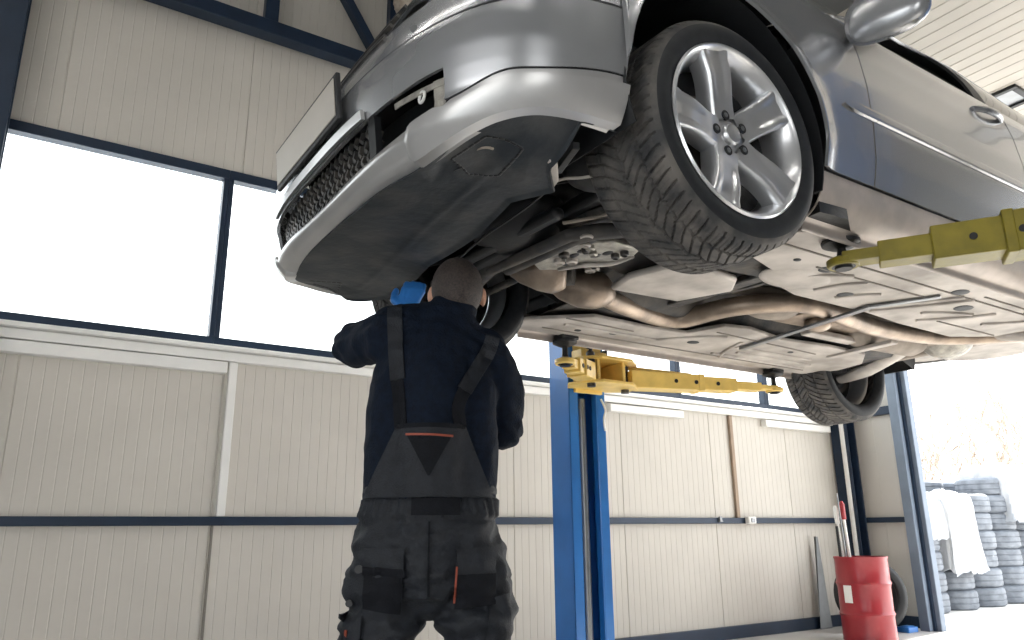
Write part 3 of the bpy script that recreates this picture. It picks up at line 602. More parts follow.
for par_, L in ((nc, [(2.36, 1.53, .028), (2.69, 1.68, .03), (3.29, 1.53, .036), (3.05, 1.42, .032), (3.62, 1.41, .03), (2.18, 1.52, .012), (3.85, 1.50, .03)]), (fc, [(2.75, 2.55, .026), (2.3, 2.62, .018), (3.35, 2.44, .014), (2.12, 2.66, .014)])):
    for x, y, r in L: g = G(); g.ball((x, y, 1.861), (r * 1.3, r, .004), 10); g.build('drain_plug', 'tray', par_)
# black rail clips along the weld
g = G(); g.bb(2.9, 3.93, 1.305, 1.322, 1.855, 1.866); g.build('weld_seal', 'black', car, bev=.002)
g = G(); g.prism([(1.90, 1.23), (2.02, 1.22), (2.16, 1.30), (2.14, 1.36), (2.0, 1.35), (1.90, 1.33)], 1.866, 1.90); g.build('jack_recess', 'black', car)
for x in (2.15, 3.65):
    for y in (1.335, 2.785): g = G(); g.bb(x - .05, x + .05, y - .035, y + .035, 1.845, 1.87); g.build('jacking_block', 'black', car, bev=.006)
# dished cover near tunnel, brace bars, shields
g = G(); g.ball((2.36, 1.66, 1.868), (.17, .10, .018), 14); g.build('dished_cover', 'under', nc)
g = G(); g.bar((3.04, 2.50, 1.852), (2.90, 1.70, 1.852), .035, .012); g.bar((2.90, 1.72, 1.852), (3.02, 1.48, 1.855), .03, .010); g.build('cross_brace', 'steel', car, bev=.003)
g = G(); g.bar((3.62, 2.40, 1.86), (3.60, 2.02, 1.86), .05, .02); g.build('tunnel_bridge', 'under', car, bev=.004)
g = G(); g.prism([(2.95, 2.24), (3.0, 2.02), (3.30, 2.03), (3.50, 2.10), (3.50, 2.22)], 1.925, 1.935); g.build('heat_shield', 'exhaust', car, bev=.004)
g = G(); g.ball((2.78, 2.10, 1.93), (.16, .10, .05), 12); g.build('shaft_joint', 'undershadow', car)
g = G(); g.ball((3.14, 2.12, 1.91), (.07, .06, .04), 12); g.build('centre_bearing', 'exhaust', car)
g = G(); g.bb(3.18, 3.56, 2.19, 2.25, 1.885, 1.915); g.build('cable_guide', 'under', car, bev=.006)
# rear axle area
g = G(); g.bb(3.93, 4.28, 1.40, 1.98, 1.90, 2.05); g.build('fuel_tank', 'under', car, bev=.05)
g = G(); g.bar((4.02, 2.80, 1.95), (4.10, 1.32, 1.95), .10, .07); g.bar((4.45, 2.72, 1.98), (4.45, 1.40, 1.98), .08, .06); g.build('rear_subframe', 'undershadow', car, bev=.02)
g = G(); g.ball((4.22, 2.08, 1.96), (.15, .13, .10), 14); g.build('differential', 'alucast', car)
for sg in (-1, 1):
    g = G(); g.tube([(4.12, CY + sg * .20, 1.93), (4.20, CY + sg * .50, 1.875), (4.24, CY + sg * .70, 1.86)], [.045, .06, .045], 14, smooth=4, flat=.6); g.build('rear_control_arm', 'under', car)
    g = G(); g.tube([(4.24, CY + sg * .12, 1.96), (4.24, CY + sg * .68, 1.93)], .02, 10); g.build('half_shaft', 'darkmetal', car)
    g = G(); g.tube([(1.46, CY + sg * .20, 1.96), (1.48, CY + sg * .50, 1.92), (1.52, CY + sg * .68, 1.88)], [.03, .04, .028], 12, smooth=4, flat=.6); g.build('front_control_arm', 'darkmetal', car)
    g = G(); g.tube([(1.66, CY + sg * .18, 1.97), (1.60, CY + sg * .46, 1.94), (1.55, CY + sg * .68, 1.92)], .016, 10, smooth=3); g.build('tie_rod', 'darkmetal', car)
    g = G(); g.tube([(1.54, CY + sg * .64, 2.0), (1.56, CY + sg * .58, 2.5)], .03, 12); g.build('strut', 'black', car)
    g = G(); g.tube([(4.30, CY + sg * .62, 1.92), (4.36, CY + sg * .58, 2.45)], .03, 12); g.build('strut', 'black', car)
    for cx in (AX, AX2):
        g = G(); g.grid(lambda a, b: V((cx + (AR + .002) * math.cos(PI * (-.12 + 1.24 * a)), CY + sg * (.866 - .44 * b), AZ + (AR + .002) * math.sin(PI * (-.12 + 1.24 * a)))), 40, 8)
        g.grid(lambda a, b: V((cx + (AR + .012) * b * math.cos(PI * (-.12 + 1.24 * a)), CY + sg * .43, AZ + (AR + .012) * b * math.sin(PI * (-.12 + 1.24 * a)))), 40, 5); g.build('wheel_arch_liner', 'black', car, sol=.004)
g = G(); g.grid(lambda a, b: V((4.5 + .72 * a, CY - .70 + 1.40 * b, 2.03 + .02 * math.sin(b * 12) + .06 * a)), 16, 20); g.build('rear_floor', 'under', car, sol=.004)
g = G(); g.lathe([(.0, 0), (.26, .0), (.29, .03), (.29, .12)], 28, Matrix.Translation((4.85, 2.16, 1.99))); g.build('spare_wheel_well', 'under', car)

# ---- wheels
def tyre_mesh(name, parent, T, fine=True):
    Wt = .285; R0 = .334; nw = 64 if fine else 16; nt_ = 840 if fine else 96
    side_pr = [(.232, .030), (.238, .014), (.252, .004), (.270, -.003), (.288, -.005), (.306, .001), (.318, .009)]
    th = np.arange(nt_) * 2 * PI / nt_; w = np.linspace(-1, 1, nw); N = 62
    hw = Wt / 2 - .012
    TH, WW = np.meshgrid(th, w, indexing='ij'); aw = np.abs(WW)
    r = R0 - .004 * aw ** 2 - .010 * np.clip((aw - .82) / .18, 0, 1) ** 2
    if fine:
        ph = (TH * N / (2 * PI) + np.where(aw < .42, aw * 3.2, 1.344 + (aw - .42) * 1.5) + .5 * (WW > 0)) % 1
        gr = np.where(aw < .42, (ph < .15), ph < .17)
        zz = np.abs(WW - .10 * (2 * np.abs((TH * N / (4 * PI)) % 1 - .5) - .5)) < .028
        z2 = np.abs(aw - .50 - .035 * (2 * np.abs((TH * N / (2 * PI)) % 1 - .5))) < .026
        sipe = (((TH * N * 3 / (2 * PI) + aw * 4) % 1) < .12) & (aw > .55) & (aw < .93)
        r = r - .0075 * (gr | zz | z2) * (aw < .985) - .002 * sipe
    g = G(); rows = []
    yw = Wt / 2 + WW * hw
    ns = len(side_pr); n = 2 * ns + nw
    pr_r = np.zeros((nt_, n)); pr_y = np.zeros((nt_, n))
    for i, (a, b) in enumerate(side_pr): pr_r[:, i] = a; pr_y[:, i] = b; pr_r[:, n - 1 - i] = a; pr_y[:, n - 1 - i] = Wt - b
    pr_r[:, ns:ns + nw] = r; pr_y[:, ns:ns + nw] = yw
    X = pr_r * np.cos(th)[:, None]; Z = pr_r * np.sin(th)[:, None]
    g.v = list(map(tuple, np.stack([X, pr_y, Z], -1).reshape(-1, 3)))
    g.f = [(k * n + i, ((k + 1) % nt_) * n + i, ((k + 1) % nt_) * n + i + 1, k * n + i + 1) for k in range(nt_) for i in range(n - 1)]
    o = g.build(name, 'rubber', parent, ang=40, T=T)
    o.data.materials.append(M['tread']); idx = np.zeros(len(o.data.polygons), dtype=np.int32)
    for k, f in enumerate(g.f):
        if ns - 2 <= (f[0] % n) < ns + nw + 1: idx[k] = 1
    o.data.polygons.foreach_set('material_index', idx)
    return o
def rim_parts(parent, T, detail=True):
    Rm = Matrix.Rotation(-PI / 2, 4, 'X')   # lathe axis Z -> +Y
    g = G(); g.lathe([(.236, .024), (.250, .010), (.252, .002), (.246, -.003), (.238, .002), (.232, .016), (.222, .030), (.218, .07), (.214, .16), (.222, .20), (.240, .212), (.236, .20), (.225, .19)], 72, T @ Rm)
    g.build('rim_flange', 'alloy', parent, ang=50)
    for k in range(5):
        an = math.radians(107 + 72 * k); ca, sa = math.cos(an), math.sin(an); g = G()
        def sp(a, b):
            r = .045 + .191 * a; hw = .037 + .017 * a + .004 * sstep(.82, 1, a) + .010 * (1 - a) ** 3
            y = .036 - .028 * sstep(0, .75, a) - .004 * sstep(.85, 1, a)
            q = 2 * b - 1; e = abs(q)
            if e > .80: w = hw + .002; yy = y + .045 * (e - .8) / .2 + .010
            elif e > .62: w = hw * (.90 + .10 * (e - .62) / .18); yy = y + .010 * ((e - .62) / .18)
            else: w = hw * .90 * e / .62; yy = y + .007 * (1 - sstep(.22, .5, e)) * sstep(.25, .5, a)
            t = math.copysign(w, q); return T @ V((r * ca - t * sa, yy, r * sa + t * ca))
        g.grid(sp, 16, 31); g.build('spoke', 'alloy', parent, ang=45)
    g = G(); g.lathe([(0, .024), (.026, .025), (.031, .030), (.033, .040), (.048, .040), (.060, .044), (.078, .050), (.084, .075), (.05, .10), (0, .10)], 40, T @ Rm); hub = g.build('hub_centre', 'alloy', parent, ang=40)
    for k in range(5):
        an = math.radians(107 + 72 * k); c = T @ V((.058 * math.cos(an), .0345, .056 * math.sin(an))); Tb = Matrix.Translation(c) @ T.to_3x3().to_4x4() @ Rm
        g = G(); g.lathe([(.0145, .004), (.0145, -.002), (.0, -.002)], 16, Tb); g.build('bolt_hole', 'black', hub)
        g = G(); g.lathe([(.0075, .0), (.0075, -.0035), (.005, -.0045), (0, -.0045)], 6, Tb); g.build('wheel_bolt', 'steel', hub)
    g = G(); g.lathe([(0, .115), (.150, .115), (.155, .118), (.155, .135), (.15, .14), (0, .14)], 40, T @ Rm); g.build('brake_disc', 'brake', parent)
    g = G(); g.lathe([(.216, .10), (.10, .15), (.09, .18), (.0, .18)], 40, T @ Rm); g.build('backing_plate', 'black', parent)
    g = G(); g.box((.11, .125, .06), (.07, .07, .14)); g.build('brake_caliper', 'brake', parent, bev=.015, T=T)
def wheel(cx, sg, cz, fine, rot=0):
    e = thing('wheel', '', '', (cx, CY + sg * .87, cz)); del e['label']; del e['category']; e.name = 'wheel'; par(e, car)
    e.matrix_basis = Matrix.Translation((cx, CY + sg * .87, cz)); W[e.name] = e.matrix_basis.copy()
    T = Matrix.Translation((cx, CY + sg * .87, cz)) @ Matrix.Rotation(0 if sg < 0 else PI, 4, 'Z') @ Matrix.Rotation(rot, 4, 'Y')
    tyre_mesh('tyre', e, T, fine); rim_parts(e, T)
wheel(1.53, -1, 2.005, True); wheel(1.53, 1, 2.005, True, .4); wheel(4.24, 1, 1.925, True, .9); wheel(4.24, -1, 1.95, False, .2)

# ------------------------------------------------------------------ two post lift
def lift(sg, px_, label, ymat):
    yf = CY + sg * (1.09 if sg > 0 else 1.26)                      # face of the post toward the car
    yb = yf + sg * .17; x0, x1 = px_
    t = thing('car_lift', label, 'lift', ((x0 + x1) / 2, (yf + yb) / 2, 0), 'posts of the two post lift')
    H_ = 2.85; g = G()
    def wall(a, b, c, d): g.bb(min(a, b), max(a, b), min(c, d), max(c, d), 0, H_)
    wall(x0, x0 + .008, yf, yb); wall(x1 - .008, x1, yf, yb); wall(x0, x1, yb - sg * .008, yb)
    wall(x0, x0 + .062, yf, yf + sg * .008); wall(x1 - .055, x1, yf, yf + sg * .008)
    wall(x0 + .054, x0 + .062, yf, yf + sg * .04); wall(x1 - .062, x1 - .055, yf, yf + sg * .04)
    g.build('post', 'blue', t, bev=.003)
    g = G(); g.bb(x0 - .06, x1 + .06, min(yf - sg * .05, yb + sg * .06), max(yf - sg * .05, yb + sg * .06), 0, .02); bp = g.build('base_plate', 'blue', t, bev=.004)
    for bx in (x0 - .035, x1 + .035):
        for by in (yf - sg * .02, yb + sg * .035): g = G(); g.lathe([(.014, .02), (.014, .036), (0, .036)], 6, Matrix.Translation((bx, by, 0))); g.build('anchor_bolt', 'steel', bp)
    xm = (x0 + x1) / 2
    g = G(); g.tube([(xm + .0, yf + sg * .06, .02), (xm + .0, yf + sg * .06, 1.66)], .026, 16); g.build('hydraulic_cylinder', 'steel', t)
    g = G(); g.tube([(xm - .045, yf + sg * .05, .02), (xm - .045, yf + sg * .05, 1.7)], .008, 8); g.build('lift_chain', 'darkmetal', t)
    g = G(); g.tube([(x1 - .03, yf - sg * .003, 1.66), (x1 - .015, yf - sg * .02, 1.60), (x1 - .028, yf - sg * .02, 1.55), (x1 - .012, yf - sg * .008, 1.49)], .006, 8, smooth=5); g.build('cable', 'white', t)
    # carriage: two horizontal plates joined by webs, pins at the corners
    yc = yf - sg * .13; z0, z1 = 1.70, 1.84
    def Y(a): return yf - sg * a
    outl = [(x0 - .05, Y(.06)), (x0 - .03, Y(.17)), (x0 + .04, Y(.235)), (x1 + .00, Y(.235)), (x1 + .11, Y(.15)), (x1 + .11, Y(.05)), (x1 + .02, Y(-.01)), (x0, Y(-.01))]
    c = G(); c.prism(outl, z0, z0 + .016); ca = c.build('carriage_plate', ymat, t, bev=.003)
    c = G(); c.prism(outl, z1 - .016, z1); c.build('carriage_plate', ymat, t, bev=.003)
    c = G(); c.bb(x0 + .03, x1 - .03, min(Y(.02), Y(.0)), max(Y(.02), Y(.0)), z0 - .02, z1 + .10); c.build('carriage_back', ymat, t, bev=.004)
    for xx in (x0 + .045, x1 - .03): c = G(); c.bb(xx - .01, xx + .01, min(Y(.0), Y(.20)), max(Y(.0), Y(.20)), z0 + .016, z1 - .016); c.build('carriage_web', ymat, t, bev=.003)
    c = G(); c.prism([(x0 + .0, Y(.03)), (x0 + .07, Y(.03)), (x0 + .05, Y(.12)), (x0 + .0, Y(.12))], z1, z1 + .055); c.prism([(x0 + .07, Y(.03)), (x1 - .02, Y(.03)), (x1 - .05, Y(.09)), (x0 + .07, Y(.09))], z1 + .02, z1 + .055); c.build('carriage_ear', ymat, t, bev=.006)
    for xx, yy in ((x0 + .015, Y(.17)), (x1 + .05, Y(.11))):
        c = G(); c.lathe([(0, z0 - .018), (.022, z0 - .018), (.022, z1 + .02), (.012, z1 + .03), (0, z1 + .03)], 18, Matrix.Translation((xx, yy, 0))); c.build('arm_pin', 'darkmetal', t)
    for xx, yy in ((x0 + .10, Y(.06)), (x1 - .03, Y(.05))): c = G(); c.lathe([(0, z1 + .05), (.017, z1 + .05), (.017, z1 + .075), (0, z1 + .075)], 14, Matrix.Translation((xx, yy, 0))); c.build('stop_knob', 'black', t)
    return t, z0, z1
def arm(t, a, b, w, h, m, pad, zc=1.752, stages=3, brace=True):
    a = V((*a, zc)); b = V((*b, zc)); d = b - a; L = d.length; d.normalize()
    g = G(); g.bar(a, a + d * L * .48, w, h, w2=w * .92, h2=h * .92); ar = g.build('lift_arm', m, t, bev=.005)
    g = G(); g.bar(a + d * L * .40, a + d * L * .74, w * .80, h * .78); g.build('arm_extension', m, ar, bev=.004)
    g = G(); g.bar(a + d * L * .46, a + d * L * .50, w * .98, h * .98); g.build('arm_collar', m, ar, bev=.004)
    g = G(); g.bar(a + d * L * .66, a + d * L * .93, w * .62, h * .50); g.bar(a + d * L * .90, b + d * .05, w * .60, h * .26); g.build('arm_tip', m, ar, bev=.004)
    s = V((-d.y, d.x, 0))
    for q, ww in ((.30, w * .93), (.44, w * .93), (.60, w * .8)):
        for sd in (-1, 1): g = G(); c = a + d * L * q + s * sd * ww / 2; g.tube([c - s * .002 * sd, c + s * .004 * sd], .011, 12); g.build('side_bolt', 'black', ar)
    # swivel pad: cup, stem, rubber disc
    P = V(pad)
    g = G(); g.lathe([(0, -.022), (.045, -.022), (.050, -.016), (.050, .0), (.035, .008), (0, .008)], 24, Matrix.Translation((P.x, P.y, zc))); cp = g.build('pad_cup', m, ar)
    g = G(); g.lathe([(0, -.030), (.026, -.030), (.026, -.020), (.036, -.020), (.036, -.0225), (0, -.0225)], 20, Matrix.Translation((P.x, P.y, zc))); g.build('cup_hole', 'black', cp)
    g = G(); g.lathe([(0, 0), (.020, 0), (.014, .03), (.013, P.z - zc - .02), (0, P.z - zc - .02)], 16, Matrix.Translation((P.x, P.y, zc))); g.build('pad_stem', 'black', ar)
    g = G(); g.lathe([(0, -.026), (.030, -.024), (.058, -.010), (.060, 0), (.0, 0)], 24, Matrix.Translation(P)); g.build('rubber_pad', 'black', ar)
    return ar
PZ = 1.842
tf, z0, z1 = lift(1, (2.437, 2.68), 'blue lift post with yellow carriage and arms, right of the mechanic', 'yellow')
arm(tf, (2.74, 3.03), (3.60, 2.80), .115, .095, 'yellow', (3.645, 2.79, PZ))
arm(tf, (2.41, 2.97), (2.19, 2.84), .11, .09, 'yellow', (2.15, 2.80, PZ))
g = G(); g.bar((2.70, 3.08, 1.83), (3.12, 2.93, 1.80), .016, .022); g.build('arm_brace', 'yellow', tf, bev=.003)
tn, z0, z1 = lift(-1, (2.62, 2.875), 'lift post out of view whose yellow arm, coloured dark as in shade, reaches under the near sill', 'olive')
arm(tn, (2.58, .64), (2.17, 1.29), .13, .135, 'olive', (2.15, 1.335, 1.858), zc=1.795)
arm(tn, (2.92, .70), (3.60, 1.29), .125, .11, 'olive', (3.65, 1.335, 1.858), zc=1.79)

# ------------------------------------------------------------------ corner: drum, tools, spare tyre, pole
DX, DY = 6.79, 4.44
t = thing('oil_drum', 'red metal drum full of tools by the corner column', 'drum', (DX, DY, 0))
pf = [(.0, .0), (.222, .0), (.230, .008), (.228, .02), (.226, .20), (.232, .222), (.238, .232), (.232, .242), (.226, .262), (.226, .46), (.232, .482), (.238, .492), (.232, .502), (.226, .522), (.226, .705), (.232, .715), (.232, .727), (.222, .727), (.220, .70), (.220, .03), (0, .03)]
def dent(v):
    p = V(v); a = math.atan2(p.y - DY, p.x - DX); k = 1 + .018 * noise.noise(V((p.x * 6, p.y * 6, p.z * 5))) + (.02 * math.sin(a * 6) if p.z > .5 else 0) * (1 if p.z < .72 else .6)
    return (DX + (p.x - DX) * k, DY + (p.y - DY) * k, p.z)
g = G(); g.lathe(pf, 48, Matrix.Translation((DX, DY, 0))); g.v = [dent(p) for p in g.v]; g.build('drum_body', 'red', t, ang=50)
vx = V((-DX, -DY, 0)).normalized(); rx = V((-vx.y, vx.x, 0))
c = V((DX, DY, .405)) + (vx * .80 + rx * -.60).normalized() * .232
g = G(); g.box(c, (.004, .08, .15), Matrix.Rotation(math.atan2((vx * .8 - rx * .6).y, (vx * .8 - rx * .6).x), 3, 'Z')); g.build('paper_sticker', 'white', t)
def stick(name, m, x, y, h, r, label, cat, tip=None, lean=(0, 0), grp=None):
    t = thing(name, label, cat, (DX + x, DY + y, .03)); a = V((DX + x, DY + y, .035)); b = V((DX + x + lean[0], DY + y + lean[1], h))
    g = G(); g.tube([a, b], [r, r * .8], 10); g.build('shaft', m, t)
    if tip: g = G(); g.tube([b + (b - a).normalized() * -.12, b + (b - a).normalized() * .02, b + (b - a).normalized() * .05], [r * 1.5, r * 1.6, r * .7], 10); g.build('grip', tip, t)
L = vx * 0
def dp(l, f): v = rx * l - vx * f; return v.x, v.y
stick('pry_bar', 'black', *dp(-.16, .0), 1.00, .016, 'short black bar at the left inside the red drum', 'tool', None, (-.02, 0))
stick('broom_handle', 'white', *dp(-.12, .05), 1.14, .014, 'white pale handle leaning left in the red drum', 'tool', 'white', (-.05, .02))
stick('broom_handle', 'white', *dp(-.07, .02), 1.18, .016, 'white handle with red grip in the red drum', 'tool', 'red', (-.03, .02))
stick('steel_rod', 'steel', *dp(-.10, -.06), 1.30, .008, 'thin steel rod rising highest among the short tools in drum', 'tool', None, (-.06, 0))
# tall white pole against the dark corner column
g = G(); g.tube([(7.79, 5.12, .0), (7.79, 5.12, 3.9)], .030, 14)
tag(g.build('drain_pipe', 'white'), 'tall thin white pipe standing against the dark corner column', 'pipe')
# spare tyre leaning on the wall behind the drum
def plain_tyre(name, m, R=.32, Wd=.2, n=40, ri=.2, rows=None):
    g = G(); w = Wd / 2
    pr = [(ri, -w * .75), (ri + .015, -w * .95), ((R + ri) / 2, -w * 1.06), (R - .03, -w * .98), (R - .008, -w * .82), (R, -w * .55), (R, -w * .36), (R - .008, -w * .33), (R - .008, -w * .27), (R, -w * .24), (R, w * .24), (R - .008, w * .27), (R - .008, w * .33), (R, w * .36), (R, w * .55), (R - .008, w * .82), (R - .03, w * .98), ((R + ri) / 2, w * 1.06), (ri + .015, w * .95), (ri, w * .75), (ri + .02, 0), (ri, -w * .75)]
    g.lathe(pr, n); return g
T = Matrix.Translation((7.34, 4.74, .345)) @ Matrix.Rotation(math.radians(-122), 4, 'Z') @ Matrix.Rotation(math.radians(84), 4, 'Y')
g = plain_tyre('x', 'rubber', .34, .19, ri=.23); tag(g.build('spare_tyre', 'black', T=T), 'black tyre leaning upright behind the red drum', 'tyre')
g = G(); g.bb(7.52, 7.68, 4.50, 4.62, 0, .05); g.bb(7.54, 7.66, 4.52, 4.60, .05, .058); tag(g.build('tool_tray', 'blue', bev=.006), 'small blue tray on the floor behind the spare tyre', 'tray')
g = G(); g.prism([(7.13, 5.20), (7.33, 5.20), (7.26, 5.235), (7.18, 5.235)], 0, lambda p: 0.9); g.v = [(7.24 + (x - 7.24) * (1 - .85 * z / .9), y, z) for x, y, z in g.v]
tag(g.build('grey_spike', 'steel', bev=.003), 'grey pointed spike shape at the wall left of the drum', 'sheet')  # slim grey shape at the wall, tapering upward

# ------------------------------------------------------------------ yard: stacked tyres, plastic, bare trees
g = plain_tyre('x', 'yardtyre', .33, .235, 28); proto = g.build('used_tyre', 'yardtyre'); proto_used = False
names = ['first stack from the door jamb', 'second stack from the door jamb', 'third stack from the door jamb', 'fourth stack from the door jamb', 'fifth stack from the door jamb', 'sixth stack from the door jamb']
ordn = ['bottom tyre', 'second tyre up', 'third tyre up', 'fourth tyre up', 'fifth tyre up', 'sixth tyre up', 'seventh tyre up']
random.seed(11)
for si, (x, y, n) in enumerate([(9.72, 5.62, 5), (10.42, 5.66, 5), (11.12, 5.64, 6), (11.84, 5.66, 7), (12.55, 5.7, 7), (13.3, 5.7, 7)]):
    for k in range(n):
        o = proto if not proto_used else copy_obj(proto, Matrix.Identity(4)); proto_used = True
        o.matrix_basis = Matrix.Translation((x + random.uniform(-.009, .009), y + random.uniform(-.03, .03), .10 + .238 * k)) @ Matrix.Rotation(random.uniform(0, 6), 4, 'Z') @ Matrix.Rotation(random.uniform(-.02, .02), 4, 'X')
        tag(o, 'grey used tyre, %s in the %s' % (ordn[k], names[si]), 'tyre', 'used tyres stacked in the yard')
for si, (x, y, n) in enumerate([(10.1, 6.5, 7), (10.9, 6.5, 7), (11.7, 6.5, 7), (12.5, 6.5, 7)]):
    for k in range(n - 2, n):
        o = copy_obj(proto, Matrix.Translation((x + random.uniform(-.05, .05), y, .10 + .238 * k)) @ Matrix.Rotation(random.uniform(0, 6), 4, 'Z'))
        tag(o, 'grey used tyre %s of back row stack %s' % ('on top' if k == n - 1 else 'second from top', ['behind first two', 'behind second and third', 'behind third and fourth', 'behind fourth and fifth'][si]), 'tyre', 'used tyres stacked in the yard')
    for k in range(n - 2):
        o = copy_obj(proto, Matrix.Translation((x, y, .10 + .238 * k))); tag(o, 'grey used tyre low in the hidden back row of stacks', 'tyre', 'used tyres stacked in the yard')
def drape(cx, cy, zt, rx_, ry_, drop, seed, n=44):
    g = G()
    def f(a, b):
        u, v = 2 * a - 1, 2 * b - 1; r = max(abs(u), abs(v)); x = cx + u * rx_; y = cy + v * ry_
        edge = sstep(.62, 1, r); nn = noise.fractal(V((u * 2.2 + seed, v * 2.2, 0)), 1, 2, 4); n2 = noise.noise(V((u * 6, v * 6 + seed, 3)))
        z = zt - drop * edge * (1 + .12 * nn) + .05 * nn + .03 * n2 + .05 * (1 - r); k = 1 - .22 * edge
        return V((cx + u * rx_ * k + .03 * n2, cy + v * ry_ * k + .05 * nn * edge, z))
    g.grid(f, n, n); return g
tag(drape(9.74, 5.62, 1.30, .47, .45, .46, 2).build('plastic_sheet', 'bag', sol=.004), 'crumpled white plastic sheet over the tyre stack nearest the door jamb', 'plastic sheet')
tag(drape(10.35, 5.60, 1.38, .50, .47, .95, 9).build('plastic_sheet', 'bag', sol=.004), 'long white plastic sheet hanging over the second tyre stack', 'plastic sheet')
tag(drape(12.1, 5.60, 1.80, .52, .46, .75, 21).build('plastic_sheet', 'bag', sol=.004), 'pale plastic sheet over the tall stacks at right edge', 'plastic sheet')
def tree(x, y, h, seed, label):
    rd = random.Random(seed); t = thing('bare_tree', label, 'tree', (x, y, -.1)); tr = G(); br = G()
    def grow(p, d, L, r, lv, G_):
        pts = [p]; rs = [r]; q = p.copy(); dd = d.copy()
        for k in range(4):
            dd = (dd + V((rd.uniform(-.16, .16), rd.uniform(-.16, .16), rd.uniform(-.03, .12)))).normalized(); q = q + dd * L / 4; pts.append(q.copy()); rs.append(r * (1 - .16 * (k + 1)))
        G_.tube(pts, [max(.013, q_) for q_ in rs], 6 if lv < 2 else 3)
        if lv >= 4: return
        for k in range(3 if lv < 4 else 3):
            i = rd.randint(2, 4) if k else 4; ax = V((rd.uniform(-1, 1), rd.uniform(-1, 1), rd.uniform(-.2, .5))).normalized()
            grow(pts[i], (dd + ax * .62).normalized(), L * rd.uniform(.62, .82), rs[i] * .68, lv + 1, br)
    grow(V((x, y, -.1)), V((0, 0, 1)), h * .30, h * .018, 0, tr)
    tr.build('trunk', 'hazy_bark', t, ang=80); br.build('branches', 'hazy_bark', t, ang=80)
tree(15.5, 8.45, 3.9, 5, 'bare leafless small tree beyond the yard nearest the door jamb')
tree(17.0, 8.35, 3.9, 8, 'bare leafless tree standing second right of the door jamb')
tree(20.6, 9.4, 5.6, 12, 'bare leafless tree, second from the right edge')
tree(18.6, 7.95, 5.4, 31, 'tallest bare leafless tree at the right edge')
g = G(); g.grid(lambda a, b: V((34 + 3 * math.cos(b * 3), 2 + 28 * a, -.1 + (1.6 + .5 * noise.noise(V((a * 14, 0, 0)))) * math.sin(b * PI) + .25 * noise.noise(V((a * 60, b * 9, 0))))), 90, 12)
tag(g.build('hedge', 'hazy_bark', ang=80), 'low brown scrub bank along the far side of yard', 'hedge')

# ------------------------------------------------------------------ the mechanic
HD = math.radians(29); MD = 2.17
MT = Matrix.Translation((math.sin(HD) * MD, math.cos(HD) * MD, 0)) @ Matrix.Rotation(-HD, 4, 'Z')   # local x right, y away from the camera, z up
man = thing('person', 'mechanic seen from behind, navy sweater, charcoal bib overalls, arms raised under car', 'person', MT.translation)
def caps(g, p, q, r1, r2, n=14, flat=1., steps=5):
    p, q = V(p), V(q); d = q - p; g.tube([p + d * k / steps for k in range(steps + 1)], [r1 + (r2 - r1) * k / steps for k in range(steps + 1)], n, flat=flat)
    g.ball(p, r1 * .995, 7); g.ball(q, r2 * .995, 7)
def chain(g, pts, rs, n=14):
    for (p, q), (a, b) in zip(zip(pts, pts[1:]), zip(rs, rs[1:])): caps(g, p, q, a, b, n)
def blob(g, vox, smooth, fac=.5):
    me = bpy.data.meshes.new('t'); me.from_pydata(g.v, [], g.f); o = bpy.data.objects.new('t', me); COL.objects.link(o)
    b = bmesh.new(); b.from_mesh(me); bmesh.ops.recalc_face_normals(b, faces=b.faces); b.to_mesh(me); b.free()
    m = o.modifiers.new('r', 'REMESH'); m.mode = 'VOXEL'; m.voxel_size = vox; m.use_smooth_shade = True
    m = o.modifiers.new('s', 'SMOOTH'); m.factor = fac; m.iterations = smooth
    dg = bpy.context.evaluated_depsgraph_get(); r = bpy.data.meshes.new_from_object(o.evaluated_get(dg)); bpy.data.objects.remove(o)
    return r
def finish(me, name, m, parent, fn=None):          # fn displaces local vertices along normals
    if fn:
        nr = [v.normal.copy() for v in me.vertices]; co = [v.co.copy() for v in me.vertices]
        for v, c, n in zip(me.vertices, co, nr): v.co = c + n * fn(c, n)
    out = BVHTree.FromPolygons([v.co.copy() for v in me.vertices], [tuple(p.vertices) for p in me.polygons])
    me.transform(MT); me.materials.clear(); me.materials.append(M[m]); me.shade_smooth(); me.name = name
    o = bpy.data.objects.new(name, me); COL.objects.link(o); par(o, parent); return o, out
# joints (local)
HC = V((.008, .035, 1.668)); SL, EL, WL = V((-.190, .015, 1.530)), V((-.318, .17, 1.53)), V((-.165, .33, 1.695)); SR, ER, WR = V((.085, .03, 1.485)), V((.148, .13, 1.27)), V((.085, .33, 1.42))
HIPL, KL, AL = V((-.150, .0, .90)), V((-.185, -.03, .49)), V((-.205, .03, .09)); HIPR, KR, AR_ = V((.030, .0, .90)), V((.070, -.03, .49)), V((.100, .03, .09))
def hand(g, wrist, d, up, side_, k=1., ex=0):
    d = d.normalized(); s = side_.normalized(); nrm = d.cross(s).normalized(); pc = wrist + d * .05
    for i, (o, L) in enumerate(((-.030, .070), (-.010, .080), (.010, .076), (.029, .060))):
        b = wrist + d * .085 + s * o; a0 = wrist + d * .01 + s * o * .6
        caps(g, a0, b, .013 + ex, .0115 + ex, 8, steps=2)
        p1 = b + (d * .9 + nrm * .35).normalized() * L * .45; p2 = p1 + (d * .6 + nrm * .8).normalized() * L * .32; p3 = p2 + (d * .2 + nrm).normalized() * L * .26
        chain(g, [b, p1, p2, p3], [.0098 + ex, .009 + ex, .0084 + ex, .0075 + ex], 8)
    t0 = wrist + d * .02 - s * .022; t1 = t0 - s * .030 + d * .028 + nrm * .012; t2 = t1 + d * .030 + nrm * .014 - s * .006; t3 = t2 + d * .022 + nrm * .012
    chain(g, [t0, t1, t2, t3], [.014 + ex, .012 + ex, .0105 + ex, .009 + ex], 8)
